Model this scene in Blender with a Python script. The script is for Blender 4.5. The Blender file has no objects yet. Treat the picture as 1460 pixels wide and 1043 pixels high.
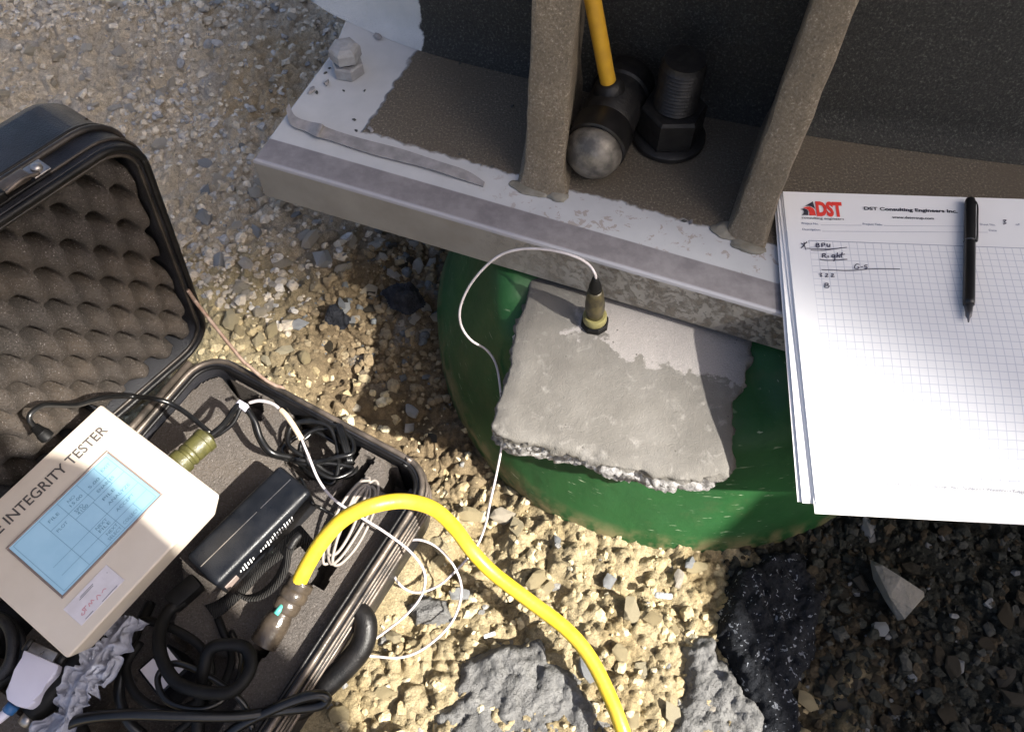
import bpy, bmesh, math, random
import numpy as np
from mathutils import Vector, Matrix
random.seed(11); RNG = np.random.default_rng(7)
rad = math.radians

# ---------------------------------------------------------------- camera, sky, sun, exposure
SC = bpy.context.scene
COL = SC.collection
CAM_H = 0.74; PITCH = 60.0; F_PX = 1170.0; IW, IH = 1460.0, 1043.0
cd = bpy.data.cameras.new('camera'); cam = bpy.data.objects.new('camera', cd); COL.objects.link(cam)
cam.location = (0, 0, CAM_H); cam.rotation_euler = (rad(90 - PITCH), 0, 0)
cd.sensor_fit = 'HORIZONTAL'; cd.sensor_width = 36.0; cd.lens = F_PX / IW * 36.0
cd.clip_start = 0.01; cd.clip_end = 500.0
SC.camera = cam
SC.cycles.max_bounces = 6; SC.cycles.diffuse_bounces = 3; SC.cycles.glossy_bounces = 3

SUN_EL = rad(43.0); SUN_H = Vector((0.835, -0.55)).normalized()
wd = bpy.data.worlds.new('World'); SC.world = wd; wd.use_nodes = True
nt = wd.node_tree; bg = nt.nodes['Background']; sky = nt.nodes.new('ShaderNodeTexSky')
sky.sky_type = 'NISHITA'; sky.sun_disc = False; sky.sun_elevation = SUN_EL
sky.sun_rotation = math.atan2(SUN_H.x, SUN_H.y); sky.air_density = 0.7; sky.dust_density = 4.0; sky.ozone_density = 0.3
nt.links.new(sky.outputs[0], bg.inputs[0]); bg.inputs[1].default_value = 0.08
ld = bpy.data.lights.new('sun', 'SUN'); sun = bpy.data.objects.new('sun', ld); COL.objects.link(sun)
ld.energy = 4.5; ld.angle = rad(0.9); ld.color = (1.0, 0.95, 0.86)
tosun = Vector((SUN_H.x * math.cos(SUN_EL), SUN_H.y * math.cos(SUN_EL), math.sin(SUN_EL)))
sun.rotation_euler = tosun.to_track_quat('Z', 'Y').to_euler(); sun.location = tosun * 6
SC.view_settings.view_transform = 'Standard'; SC.view_settings.look = 'None'
SC.view_settings.gamma = 1.0; SC.view_settings.use_curve_mapping = False
SC.view_settings.exposure = 1.7

# ---------------------------------------------------------------- measuring: photo pixel + known height -> place
_a = rad(PITCH)
AX_R = np.array([1., 0, 0]); AX_F = np.array([0, math.cos(_a), -math.sin(_a)]); AX_U = np.array([0, math.sin(_a), math.cos(_a)])
EYE = np.array([0, 0, CAM_H])
def ray(x, y): return AX_F + AX_R * (x - IW / 2) / F_PX - AX_U * (y - IH / 2) / F_PX
def at(x, y, z=0.0):
    d = ray(x, y); return Vector(EYE + d * ((z - CAM_H) / d[2]))
def on_plane(x, y, p, n):
    d = ray(x, y); p = np.array(p); n = np.array(n); return Vector(EYE + d * (np.dot(p - EYE, n) / np.dot(d, n)))
Z = Vector((0, 0, 1))

# ---------------------------------------------------------------- numpy noise
def h2(ix, iy, s): return np.modf(np.abs(np.sin(ix * 127.1 + iy * 311.7 + s * 74.7) * 43758.5453))[0]
def vnoise(x, y, s=0):
    ix, iy = np.floor(x), np.floor(y); fx, fy = x - ix, y - iy
    fx = fx * fx * (3 - 2 * fx); fy = fy * fy * (3 - 2 * fy)
    return (h2(ix, iy, s) * (1 - fx) + h2(ix + 1, iy, s) * fx) * (1 - fy) + (h2(ix, iy + 1, s) * (1 - fx) + h2(ix + 1, iy + 1, s) * fx) * fy
def fbm(x, y, s=0, o=4):
    t = 0; a = .5
    for i in range(o): t = t + a * (vnoise(x, y, s + i * 13) - .5); x = x * 2.03; y = y * 2.03; a *= .5
    return t
def worley(x, y, s=0):
    ix, iy = np.floor(x), np.floor(y); d1 = np.full(x.shape, 9.); d2 = np.full(x.shape, 9.); idv = np.zeros(x.shape)
    for dx in (-1, 0, 1):
        for dy in (-1, 0, 1):
            cx, cy = ix + dx, iy + dy
            d = np.hypot(cx + h2(cx, cy, s) - x, cy + h2(cx, cy, s + 5) - y)
            c = d < d1
            d2 = np.where(c, d1, np.minimum(d2, d)); idv = np.where(c, h2(cx, cy, s + 9), idv); d1 = np.where(c, d, d1)
    return d1, d2, idv

# ---------------------------------------------------------------- materials
class NT:
    def __init__(s, name):
        s.m = bpy.data.materials.new(name); s.m.use_nodes = True; s.t = s.m.node_tree
        s.b = s.t.nodes['Principled BSDF']; s.co = None
    def n(s, typ, **kw):
        nd = s.t.nodes.new(typ)
        for k, v in kw.items(): setattr(nd, k, v)
        return nd
    def l(s, a, b): s.t.links.new(a, b)
    def obj(s):
        if s.co is None: s.co = s.n('ShaderNodeTexCoord').outputs['Object']
        return s.co
    def noise(s, scale, detail=4, rough=.55, dist=0):
        nd = s.n('ShaderNodeTexNoise'); nd.inputs['Scale'].default_value = scale; nd.inputs['Detail'].default_value = detail
        nd.inputs['Roughness'].default_value = rough; nd.inputs['Distortion'].default_value = dist; s.l(s.obj(), nd.inputs['Vector']); return nd.outputs['Fac']
    def vor(s, scale, feature='F1', out='Distance'):
        nd = s.n('ShaderNodeTexVoronoi'); nd.feature = feature; nd.inputs['Scale'].default_value = scale; s.l(s.obj(), nd.inputs['Vector']); return nd.outputs[out]
    def ramp(s, fac, stops, interp='LINEAR'):
        nd = s.n('ShaderNodeValToRGB'); cr = nd.color_ramp; cr.interpolation = interp
        while len(cr.elements) < len(stops): cr.elements.new(.5)
        for e, (p, c) in zip(cr.elements, stops): e.position = p; e.color = (c, c, c, 1) if isinstance(c, (int, float)) else (*c, 1)
        s.l(fac, nd.inputs[0]); return nd.outputs[0]
    def mix(s, fac, a, b, mode='MIX'):
        nd = s.n('ShaderNodeMix', data_type='RGBA', blend_type=mode)
        for sock, v in ((nd.inputs[0], fac), (nd.inputs[6], a), (nd.inputs[7], b)):
            if isinstance(v, (int, float)): sock.default_value = v
            elif isinstance(v, tuple): sock.default_value = (*v, 1)
            else: s.l(v, sock)
        return nd.outputs[2]
    def math(s, op, a, b=None, clamp=False):
        nd = s.n('ShaderNodeMath', operation=op); nd.use_clamp = clamp
        for i, v in enumerate((a, b)):
            if v is None: continue
            if isinstance(v, (int, float)): nd.inputs[i].default_value = v
            else: s.l(v, nd.inputs[i])
        return nd.outputs[0]
    def lin(s, ax, ay, c, az=0):              # ax*x+ay*y+az*z+c of the world position
        nd = s.n('ShaderNodeVectorMath', operation='DOT_PRODUCT'); s.l(s.n('ShaderNodeNewGeometry').outputs['Position'], nd.inputs[0]); nd.inputs[1].default_value = (ax, ay, az)
        return s.math('ADD', nd.outputs['Value'], c)
    def step(s, v, w=.001): 
        nd = s.n('ShaderNodeMapRange'); nd.clamp = True; s.l(v, nd.inputs[0]); nd.inputs[1].default_value = -w; nd.inputs[2].default_value = w; return nd.outputs[0]
    def bump(s, h, dist, strength=1.0, prev=None):
        nd = s.n('ShaderNodeBump'); nd.inputs['Distance'].default_value = dist; nd.inputs['Strength'].default_value = strength; s.l(h, nd.inputs['Height'])
        if prev: s.l(prev, nd.inputs['Normal'])
        s.l(nd.outputs[0], s.b.inputs['Normal']); return nd.outputs[0]
    def set(s, col=None, rough=None, metal=None, spec=None):
        for k, v in (('Base Color', col), ('Roughness', rough), ('Metallic', metal), ('Specular IOR Level', spec)):
            if v is None: continue
            if isinstance(v, tuple): s.b.inputs[k].default_value = (*v, 1)
            elif isinstance(v, (int, float)): s.b.inputs[k].default_value = v
            else: s.l(v, s.b.inputs[k])
        return s.m
def pm(name, c1, c2=None, sc=60, rough=.6, metal=0, spec=.5, bump=0, bsc=300, rvar=0, lo=.35, hi=.65):
    t = NT(name)
    col = c1 if c2 is None else t.ramp(t.noise(sc, 5), [(lo, c1), (hi, c2)])
    r = rough
    if rvar: r = t.ramp(t.noise(sc * 1.7, 4), [(.3, max(.05, rough - rvar)), (.7, min(1, rough + rvar))])
    if bump: t.bump(t.noise(bsc, 4), bump)
    return t.set(col, r, metal, spec)

M = {}
M['black_plastic'] = pm('black_plastic', (.003, .003, .0035), (.010, .009, .009), 45, .42, 0, .28, .0003, 500, .1)
M['shell_plastic'] = pm('shell_plastic', (.006, .0065, .009), (.02, .02, .024), 30, .42, 0, .4, .0006, 900, .12)
M['black_rubber'] = pm('black_rubber', (.003, .003, .0032), (.007, .0068, .0066), 80, .55, 0, .22, .0002, 600, .08)
M['black_wire'] = pm('black_wire', (.004, .004, .0045), (.009, .009, .009), 120, .28)
M['white_wire'] = pm('white_wire', (.55, .51, .52), (.45, .41, .41), 90, .4)
M['grey_wire'] = pm('grey_wire', (.27, .24, .215), (.20, .175, .15), 70, .45)
M['tan_sleeve'] = pm('tan_sleeve', (.62, .5, .36), None, 10, .5)
M['yellow_cord'] = pm('yellow_cord', (.70, .50, .018), (.50, .36, .035), 45, .42, 0, .5, .0002, 300, .08)
M['yellow_handle'] = pm('yellow_handle', (.62, .36, .03), (.50, .28, .03), 40, .45, 0, .5)
M['metal'] = pm('metal', (.42, .40, .38), (.25, .23, .22), 120, .38, .9, .5, .0002, 500, .12)
M['trim_metal'] = pm('trim_metal', (.05, .043, .037), (.19, .155, .128), 50, .45, .5, .5, .0002, 700, .15)
M['trim_dark'] = pm('trim_dark', (.010, .009, .009), (.05, .04, .032), 40, .42, .2, .5, .0002, 700, .12)
M['rusty_metal'] = pm('rusty_metal', (.22, .13, .09), (.34, .26, .21), 150, .7, .3, .4, .0004, 600)
M['dark_steel'] = pm('dark_steel', (.008, .008, .009), (.02, .019, .018), 100, .5, .3, .5, .0004, 400, .1)
M['white_paint_bolt'] = pm('white_paint_bolt', (.27, .28, .295), (.20, .20, .21), 130, .5, 0, .5, .0004, 300)
M['hammer_tip'] = pm('hammer_tip', (.21, .195, .17), (.075, .07, .063), 70, .45, .35, .5, .0003, 200, .1, .4, .62)
M['sleeve_black'] = pm('sleeve_black', (.006, .006, .006), (.014, .013, .013), 90, .4)
M['olive'] = pm('olive', (.085, .08, .026), (.055, .052, .018), 120, .38, 0, .5, .0003, 500, .1)
M['sensor_body'] = pm('sensor_body', (.11, .09, .042), (.035, .03, .02), 90, .42, .3, .5, 0, 0, 0, .4, .6)
M['sensor_ring'] = pm('sensor_ring', (.22, .20, .08), (.16, .14, .055), 100, .45)
M['housing'] = pm('housing', (.66, .585, .50), (.61, .535, .45), 25, .55, 0, .35, .0001, 1500)
M['device_ink'] = pm('device_ink', (.05, .045, .045), (.10, .09, .09), 200, .6)
M['screen_ink'] = pm('screen_ink', (.10, .21, .27), None, 10, .5)
M['bezel'] = pm('bezel', (.22, .17, .15), None, 10, .5)
M['sticker'] = pm('sticker', (.72, .68, .72), (.64, .6, .63), 120, .6)
M['red_ink'] = pm('red_ink', (.62, .32, .36), None, 10, .6)
M['box_plastic'] = pm('box_plastic', (.0045, .0055, .008), (.010, .011, .014), 60, .36, 0, .35, .0002, 900, .1)
M['white_print'] = pm('white_print', (.75, .75, .75), None, 10, .5)
M['clear_plug'] = pm('clear_plug', (.065, .05, .036), (.04, .031, .023), 90, .22, 0, .6, .0004, 300)
M['teal'] = pm('teal', (.08, .42, .33), None, 10, .5)
M['rag'] = pm('rag', (.40, .41, .47), (.28, .29, .35), 80, .85, 0, .3, .0006, 900)
M['adapter'] = pm('adapter', (.62, .60, .70), (.58, .56, .66), 40, .45)
M['blue_boot'] = pm('blue_boot', (.02, .10, .26), None, 10, .45)
M['ink_black'] = pm('ink_black', (.03, .03, .045), None, 10, .6)
M['ink_pen'] = pm('ink_pen', (.05, .05, .09), None, 10, .6)
M['logo_red'] = pm('logo_red', (.68, .045, .035), None, 10, .6)
M['print_blue'] = pm('print_blue', (.16, .19, .30), None, 10, .6)
M['footer_grey'] = pm('footer_grey', (.26, .26, .29), None, 10, .6)
M['pen_black'] = pm('pen_black', (.006, .006, .007), (.012, .012, .013), 60, .35)
M['grey_tip'] = pm('grey_tip', (.10, .10, .11), None, 10, .35, .6)
M['peeled'] = pm('peeled', (.25, .24, .245), (.17, .165, .17), 90, .5, 0, .4, .0005, 250)
M['skin'] = pm('skin', (.42, .26, .18), None, 10, .5)
M['jacket'] = pm('jacket', (.06, .07, .10), (.08, .09, .12), 40, .85)
M['jeans'] = pm('jeans', (.05, .07, .13), (.07, .09, .15), 60, .9)
M['hivis'] = pm('hivis', (.7, .25, .03), None, 10, .8)
M['hair'] = pm('hair', (.03, .02, .015), None, 10, .6)

def webbing():
    t = NT('webbing'); w = t.n('ShaderNodeTexWave'); w.inputs['Scale'].default_value = 160; w.inputs['Distortion'].default_value = 1.2
    t.l(t.obj(), w.inputs['Vector']); c = t.mix(w.outputs['Fac'], (.007, .0065, .006), (.028, .026, .024)); t.bump(w.outputs['Fac'], .0012)
    return t.set(c, .7, 0, .3)
M['webbing'] = webbing()

def foam(name, a, b, tint):
    t = NT(name); n1 = t.noise(560, 4, .75); n2 = t.noise(14, 4)
    c = t.mix(t.ramp(n2, [(.38, 0.), (.66, 1.)]), a, tint); c = t.mix(t.ramp(n1, [(.32, 0.), (.72, 1.)]), c, b)
    sp = t.ramp(t.noise(800, 2, .6), [(.64, 0.), (.70, 1.)]); c = t.mix(sp, c, (.30, .27, .255))
    t.bump(n1, .0035); return t.set(c, .9, 0, .2)
M['foam_base'] = foam('foam_base', (.085, .075, .068), (.185, .165, .152), (.135, .108, .083))
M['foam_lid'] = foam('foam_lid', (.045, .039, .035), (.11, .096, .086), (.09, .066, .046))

def concrete():
    t = NT('concrete'); n = t.noise(22, 6); base = t.ramp(n, [(.3, (.125, .117, .106)), (.55, (.152, .143, .13)), (.75, (.18, .171, .158))])
    sc = t.ramp(t.noise(75, 5, .6, .6), [(.58, 0.), (.70, 1.)]); base = t.mix(t.math('MULTIPLY', sc, .5), base, (.30, .285, .265))
    # dry pale patch next to the sensor: upper right of a ragged boundary
    d = t.math('ADD', t.lin(.371, .9287, -.3701), t.math('MULTIPLY', t.math('SUBTRACT', t.noise(45, 5, .6), .5), .065))
    d2 = t.math('ADD', t.lin(.8314, -.5556, .1709), t.math('MULTIPLY', t.math('SUBTRACT', t.noise(70, 4), .5), .03))
    msk = t.math('MULTIPLY', t.step(d, .0012), t.step(d2, .0015))
    dry = t.ramp(t.noise(900, 3, .7), [(.3, (.25, .232, .222)), (.7, (.335, .315, .305))])
    col = t.mix(msk, base, dry)
    pit = t.math('MULTIPLY', t.math('LESS_THAN', t.vor(95), .085), t.math('GREATER_THAN', t.noise(40, 2), .5)); col = t.mix(t.math('MULTIPLY', pit, .7), col, (.06, .055, .05))
    side = t.math('LESS_THAN', t.lin(0, 0, -.132, 1), 0)
    col = t.mix(side, col, t.ramp(t.noise(180, 5), [(.34, (.13, .125, .12)), (.50, (.28, .27, .265)), (.64, (.50, .49, .49))]))
    n2 = t.bump(t.noise(60, 6, .6), .0013); t.bump(t.noise(900, 3, .7), .0008, 1, n2)
    return t.set(col, .85, 0, .3)
M['concrete'] = concrete()

def liner():
    t = NT('liner'); base = t.ramp(t.noise(12, 5), [(.35, (.012, .052, .015)), (.7, (.020, .088, .026))])
    mp = t.n('ShaderNodeMapping'); mp.inputs['Scale'].default_value = (70, 70, 700); mp.inputs['Rotation'].default_value = (.35, .2, 0); t.l(t.obj(), mp.inputs[0])
    sn = t.n('ShaderNodeTexNoise'); sn.inputs['Scale'].default_value = 1.0; sn.inputs['Detail'].default_value = 3; t.l(mp.outputs[0], sn.inputs['Vector'])
    scr = t.ramp(sn.outputs['Fac'], [(.67, 0.), (.73, 1.)]); area = t.ramp(t.noise(16, 3), [(.42, 0.), (.58, 1.)])
    col = t.mix(t.math('MULTIPLY', t.math('MULTIPLY', scr, area), .75), base, (.48, .52, .38))
    dirt = t.math('MULTIPLY', t.ramp(t.noise(20, 6, .65), [(.56, 0.), (.78, 1.)]), .35); col = t.mix(dirt, col, (.10, .085, .045))
    low = t.math('MULTIPLY', t.ramp(t.lin(0, 0, 0, 1), [(.0, 1.), (.016, 0.)]), t.ramp(t.noise(60, 4), [(.4, 0.), (.6, .7)]))
    col = t.mix(low, col, (.22, .17, .09))
    patch = t.math('MULTIPLY', t.math('MULTIPLY', t.step(t.lin(1, 0, -.218), .0015), t.step(t.lin(-1, 0, .247), .0015)), t.math('MULTIPLY', t.step(t.lin(.3, 0, .017, 1), .002), t.step(t.lin(-.3, 0, .20, -1), .002)))
    t.bump(t.noise(40, 4), .0012)
    return t.set(col, t.ramp(t.noise(30, 4), [(.3, .42), (.7, .62)]), 0, .35)
M['liner'] = liner()

PLATE_N = (.348, .938)          # plan normal of the plate's front edge
def plate_mat():
    t = NT('plate_paint')
    white = t.ramp(t.noise(40, 5), [(.3, (.36, .37, .39)), (.7, (.41, .42, .44))])
    ed = t.lin(PLATE_N[0], PLATE_N[1], -.410)                          # metres in from the front edge
    jag = t.math('MULTIPLY', t.math('SUBTRACT', t.noise(60, 5, .6), .5), .030)
    n1 = t.noise(480, 4, .75)
    grit = t.ramp(n1, [(.3, (.05, .042, .032)), (.56, (.115, .098, .076)), (.70, (.34, .30, .245))])
    grit = t.mix(t.ramp(t.noise(18, 4), [(.4, 0.), (.7, .7)]), grit, (.10, .08, .058))
    g1 = t.math('ADD', t.math('SUBTRACT', ed, .066), t.math('MULTIPLY', jag, .5))
    # left boundary of the sanded coat
    g2 = t.math('ADD', t.lin(.934, -.357, .3254), t.math('MULTIPLY', jag, .5))
    gm = t.math('MULTIPLY', t.step(g1, .0015), t.step(g2, .0015))
    pw = t.noise(24, 3)
    col = t.mix(gm, white, grit)
    # flaked spots in the white paint by the edge
    fl = t.math('MULTIPLY', t.ramp(t.noise(95, 5, .65, .5), [(.585, 0.), (.60, 1.)]), t.math('MULTIPLY', t.step(t.math('SUBTRACT', .062, ed), .008), t.step(t.lin(1, 0, .02), .05)))
    col = t.mix(t.math('MULTIPLY', fl, .8), col, (.27, .235, .215))
    band = t.step(t.math('SUBTRACT', .029, ed), .0006)
    steel = t.mix(t.ramp(t.noise(50, 6, .7), [(.4, 0.), (.62, 1.)]), (.15, .14, .15), (.205, .195, .205))
    col = t.mix(band, col, steel)
    rim = t.step(t.math('SUBTRACT', .0035, ed), .001); col = t.mix(rim, col, (.30, .30, .33))
    low = t.math('LESS_THAN', t.lin(0, 0, -.1965, 1), 0)
    beige = t.ramp(t.noise(25, 6, .6), [(.3, (.20, .19, .178)), (.65, (.265, .253, .235))])
    scab = t.math('MULTIPLY', t.ramp(t.noise(120, 7, .72, .2), [(.48, 0.), (.60, 1.)]), t.step(t.lin(1, 0, -.02), .06))
    beige = t.mix(t.math('MULTIPLY', scab, .75), beige, (.105, .086, .066)); beige = t.mix(t.math('MULTIPLY', t.ramp(t.noise(14, 5, .6), [(.48, 0.), (.68, .7)]), t.step(t.lin(1, 0, .05), .08)), beige, (.15, .125, .098))
    col = t.mix(low, col, beige)
    b1 = t.bump(t.math('MULTIPLY', n1, t.math('MULTIPLY', gm, t.math('SUBTRACT', 1.0, band))), .0016)
    t.bump(t.math('ADD', t.math('MULTIPLY', scab, low), t.math('MULTIPLY', gm, .6)), .0012, 1, b1)
    return t.set(col, t.mix(band, (.6, .6, .6), (.42, .42, .42)), 0, .4)
M['plate_paint'] = plate_mat()

def grit_mat(name, lo, mid, hi):
    t = NT(name); n1 = t.noise(480, 4, .75)
    c = t.ramp(n1, [(.32, lo), (.58, mid), (.74, hi)])
    c = t.mix(t.ramp(t.noise(30, 5), [(.42, 0.), (.68, .6)]), c, tuple(v * .55 for v in mid))
    b = t.bump(n1, .0022); t.bump(t.noise(70, 4), .003, 1, b); return t.set(c, .8, 0, .35)
M['grit_wall'] = grit_mat('grit_wall', (.038, .043, .043), (.075, .08, .078), (.17, .17, .16))
M['grit_edge'] = grit_mat('grit_edge', (.13, .105, .074), (.235, .20, .15), (.56, .50, .41))
def wall_mat():
    t = NT('wall_paint'); n1 = t.noise(460, 4, .75)
    g = t.ramp(n1, [(.32, (.014, .015, .0145)), (.56, (.034, .035, .033)), (.70, (.12, .12, .11))])
    m = t.step(t.math('ADD', t.lin(1, 0, .088), t.math('MULTIPLY', t.math('SUBTRACT', t.noise(90, 4), .5), .012)), .001)
    w = t.ramp(t.noise(30, 4), [(.3, (.42, .45, .48)), (.7, (.50, .53, .56))])
    t.bump(n1, .0018); return t.set(t.mix(m, w, g), .75, 0, .35)
M['wall_paint'] = wall_mat()

def paper(name, grid):
    t = NT(name); base = t.ramp(t.noise(8, 3), [(.3, (.80, .80, .82)), (.7, (.84, .84, .85))])
    if grid:                                   # quarter inch grid printed inside the border
        s = t.n('ShaderNodeSeparateXYZ'); t.l(t.obj(), s.inputs[0]); P = .00635
        lines = None
        for ax, off in ((0, .0235), (1, -.0445)):
            q = t.math('FRACT', t.math('ADD', t.math('DIVIDE', t.math('SUBTRACT', s.outputs[ax], off), P), 200.0))
            ln = t.math('LESS_THAN', t.math('ABSOLUTE', t.math('SUBTRACT', q, .5)), .032); lines = ln if lines is None else t.math('MAXIMUM', lines, ln)
        ins = t.math('MULTIPLY', t.math('GREATER_THAN', s.outputs[0], .0235), t.math('MULTIPLY', t.math('LESS_THAN', s.outputs[1], -.0445), t.math('GREATER_THAN', s.outputs[1], -.2545)))
        base = t.mix(t.math('MULTIPLY', t.math('MULTIPLY', lines, ins), .42), base, (.30, .36, .50))
    return t.set(base, .7, 0, .25)
M['paper_grid'] = paper('paper_grid', True); M['paper'] = paper('paper', False)

def screen_mat():
    t = NT('screen'); c = t.ramp(t.noise(30, 3), [(.35, (.16, .30, .36)), (.65, (.20, .345, .405))])
    s = t.ramp(t.noise(45, 3), [(.56, 0.), (.70, .35)]); c = t.mix(s, c, (.24, .40, .44)); t.b.inputs['Emission Color'].default_value = (.30, .44, .66, 1); t.b.inputs['Emission Strength'].default_value = .15; return t.set(c, .3, 0, .4)
M['screen'] = screen_mat()

def soil():
    t = NT('soil'); a = t.n('ShaderNodeAttribute'); a.attribute_name = 'col'
    f = t.ramp(t.noise(130, 6, .65), [(.3, .72), (.5, 1.), (.72, 1.22)]); c = t.mix(1.0, a.outputs['Color'], f, 'MULTIPLY')
    f2 = t.ramp(t.noise(700, 4, .65), [(.32, .72), (.68, 1.2)]); c = t.mix(1.0, c, f2, 'MULTIPLY')
    b = t.bump(t.noise(160, 6, .65), .006); t.bump(t.noise(700, 4, .7), .0022, 1, b); return t.set(c, .92, 0, .2)
M['soil'] = soil()
def stone_attr():
    t = NT('gravel'); a = t.n('ShaderNodeAttribute'); a.attribute_name = 'col'
    f = t.ramp(t.noise(220, 5, .6), [(.3, .75), (.7, 1.2)]); c = t.mix(1.0, a.outputs['Color'], f, 'MULTIPLY')
    t.bump(t.noise(350, 5, .65), .0025); return t.set(c, .88, 0, .25)
M['gravel'] = stone_attr()
def stone_mat(name, stops):
    t = NT(name); o = t.n('ShaderNodeObjectInfo'); c = t.ramp(o.outputs['Random'], stops)
    f = t.ramp(t.noise(160, 5, .6), [(.3, .75), (.7, 1.2)]); c = t.mix(1.0, c, f, 'MULTIPLY'); t.bump(t.noise(300, 5, .65), .003); return t.set(c, .88, 0, .25)
M['stone_tan'] = stone_mat('stone_tan', [(0, (.47, .41, .31)), (.5, (.58, .515, .42)), (.8, (.51, .48, .435)), (1, (.63, .59, .52))])
M['stone_blue'] = stone_mat('stone_blue', [(0, (.27, .28, .29)), (.5, (.38, .39, .40)), (1, (.48, .485, .49))])
M['stone_clay'] = stone_mat('stone_clay', [(0, (.43, .345, .20)), (.5, (.50, .415, .25)), (1, (.54, .48, .34))])
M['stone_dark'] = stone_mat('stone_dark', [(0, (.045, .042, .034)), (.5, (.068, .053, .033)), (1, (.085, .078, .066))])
def clod(name, lo, mid, hi, fleck=None):
    t = NT(name); c = t.ramp(t.noise(70, 6, .65), [(.3, lo), (.5, mid), (.72, hi)])
    if fleck: 
        v = t.math('GREATER_THAN', t.math('ADD', t.noise(240, 1, .5, .8), t.math('MULTIPLY', t.noise(70, 2), .35)), .86); c = t.mix(v, c, fleck)
    b = t.bump(t.noise(110, 5, .65), .007); t.bump(t.noise(420, 4, .7), .003, 1, b); return t.set(c, .95, 0, .08)
M['grey_clay'] = clod('grey_clay', (.13, .13, .128), (.20, .198, .195), (.28, .277, .27))
M['dark_clod'] = clod('dark_clod', (.014, .015, .018), (.024, .026, .031), (.042, .045, .051), (.30, .32, .36))
M['dark_clay'] = clod('dark_clay', (.022, .024, .03), (.04, .043, .053), (.075, .08, .095))
M['rock'] = pm('rock', (.17, .16, .138), (.23, .215, .19), 60, .85, 0, .3, .002, 250)

# ---------------------------------------------------------------- mesh helpers
OFF = {}
def link(name, mesh, mat, parent=None, origin=None, smooth=True, angle=None):
    """verts come in world coordinates; the object gets its origin at its parent or at `origin`"""
    mesh.name = name; o = bpy.data.objects.new(name, mesh); COL.objects.link(o)
    if mat is not None:
        mesh.materials.clear(); mesh.materials.append(M[mat] if isinstance(mat, str) else mat)
    fr = OFF[parent] if parent is not None else Matrix.Translation(Vector(origin) if origin is not None else Vector())
    mesh.transform(fr.inverted())
    if parent is not None: o.parent = parent
    else: o.matrix_world = fr
    OFF[o] = fr
    mesh.polygons.foreach_set('use_smooth', [smooth] * len(mesh.polygons))
    if smooth and angle:
        try: mesh.set_sharp_from_angle(angle=rad(angle))
        except Exception: pass
    mesh.update(); return o
def thing(name, loc, label, cat, group=None, frame=None):
    o = bpy.data.objects.new(name, None); COL.objects.link(o); fr = frame if frame is not None else Matrix.Translation(Vector(loc))
    o.matrix_world = fr; OFF[o] = fr; o.empty_display_size = .02
    return tag(o, label, cat, group)
def tag(o, label, cat, group=None):
    o['label'] = label; o['category'] = cat
    if group: o['group'] = group
    return o
def pd(verts, faces):
    m = bpy.data.meshes.new('m'); m.from_pydata([tuple(v) for v in verts], [], faces); m.validate(); return m
def bm_mesh(bm):
    m = bpy.data.meshes.new('m'); bmesh.ops.recalc_face_normals(bm, faces=bm.faces); bm.to_mesh(m); bm.free(); return m
def catmull(pts, n=8):
    P = [Vector(p) for p in pts]; P = [P[0] * 2 - P[1]] + P + [P[-1] * 2 - P[-2]]; out = []
    for i in range(1, len(P) - 2):
        for k in range(n):
            t = k / n; a, b, c, d = P[i - 1:i + 3]
            out.append(.5 * ((2 * b) + (c - a) * t + (2 * a - 5 * b + 4 * c - d) * t * t + (3 * b - a - 3 * c + d) * t ** 3))
    out.append(P[-2]); return out
def tube_mesh(path, r, seg=10, close=False):
    path = [Vector(p) for p in path]; N = len(path); V = []; Fc = []
    rr = r if callable(r) else (lambda t: r)
    tng = [(path[min(i + 1, N - 1)] - path[max(i - 1, 0)]).normalized() for i in range(N)]
    up = Vector((0, 0, 1)) if abs(tng[0].z) < .9 else Vector((1, 0, 0))
    nrm = tng[0].cross(up).normalized()
    for i, p in enumerate(path):
        nrm = (nrm - tng[i] * nrm.dot(tng[i])).normalized(); bn = tng[i].cross(nrm)
        for k in range(seg):
            a = 2 * math.pi * k / seg; V.append(p + (nrm * math.cos(a) + bn * math.sin(a)) * rr(i / max(1, N - 1)))
    for i in range(N - 1):
        for k in range(seg):
            a, b = i * seg + k, i * seg + (k + 1) % seg; Fc.append((a, b, b + seg, a + seg))
    Fc.append(tuple(range(seg - 1, -1, -1))); Fc.append(tuple(range((N - 1) * seg, N * seg)))
    return pd(V, Fc)
def frame_from(axis):
    a = Vector(axis).normalized(); h = Vector((0, 0, 1)) if abs(a.z) < .9 else Vector((1, 0, 0)); x = h.cross(a).normalized(); return x, a.cross(x), a
def lathe_mesh(base, axis, prof, seg=28, poly=False, rot=0):
    """prof: (radius, distance along axis)"""
    x, y, a = frame_from(axis); base = Vector(base); V = []; Fc = []
    for r, h in prof:
        for k in range(seg):
            t = 2 * math.pi * k / seg + rot; V.append(base + a * h + (x * math.cos(t) + y * math.sin(t)) * r)
    for i in range(len(prof) - 1):
        for k in range(seg):
            p, q = i * seg + k, i * seg + (k + 1) % seg; Fc.append((p, q, q + seg, p + seg))
    Fc.append(tuple(range(seg - 1, -1, -1))); Fc.append(tuple(range((len(prof) - 1) * seg, len(prof) * seg)))
    return pd(V, Fc)
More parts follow.
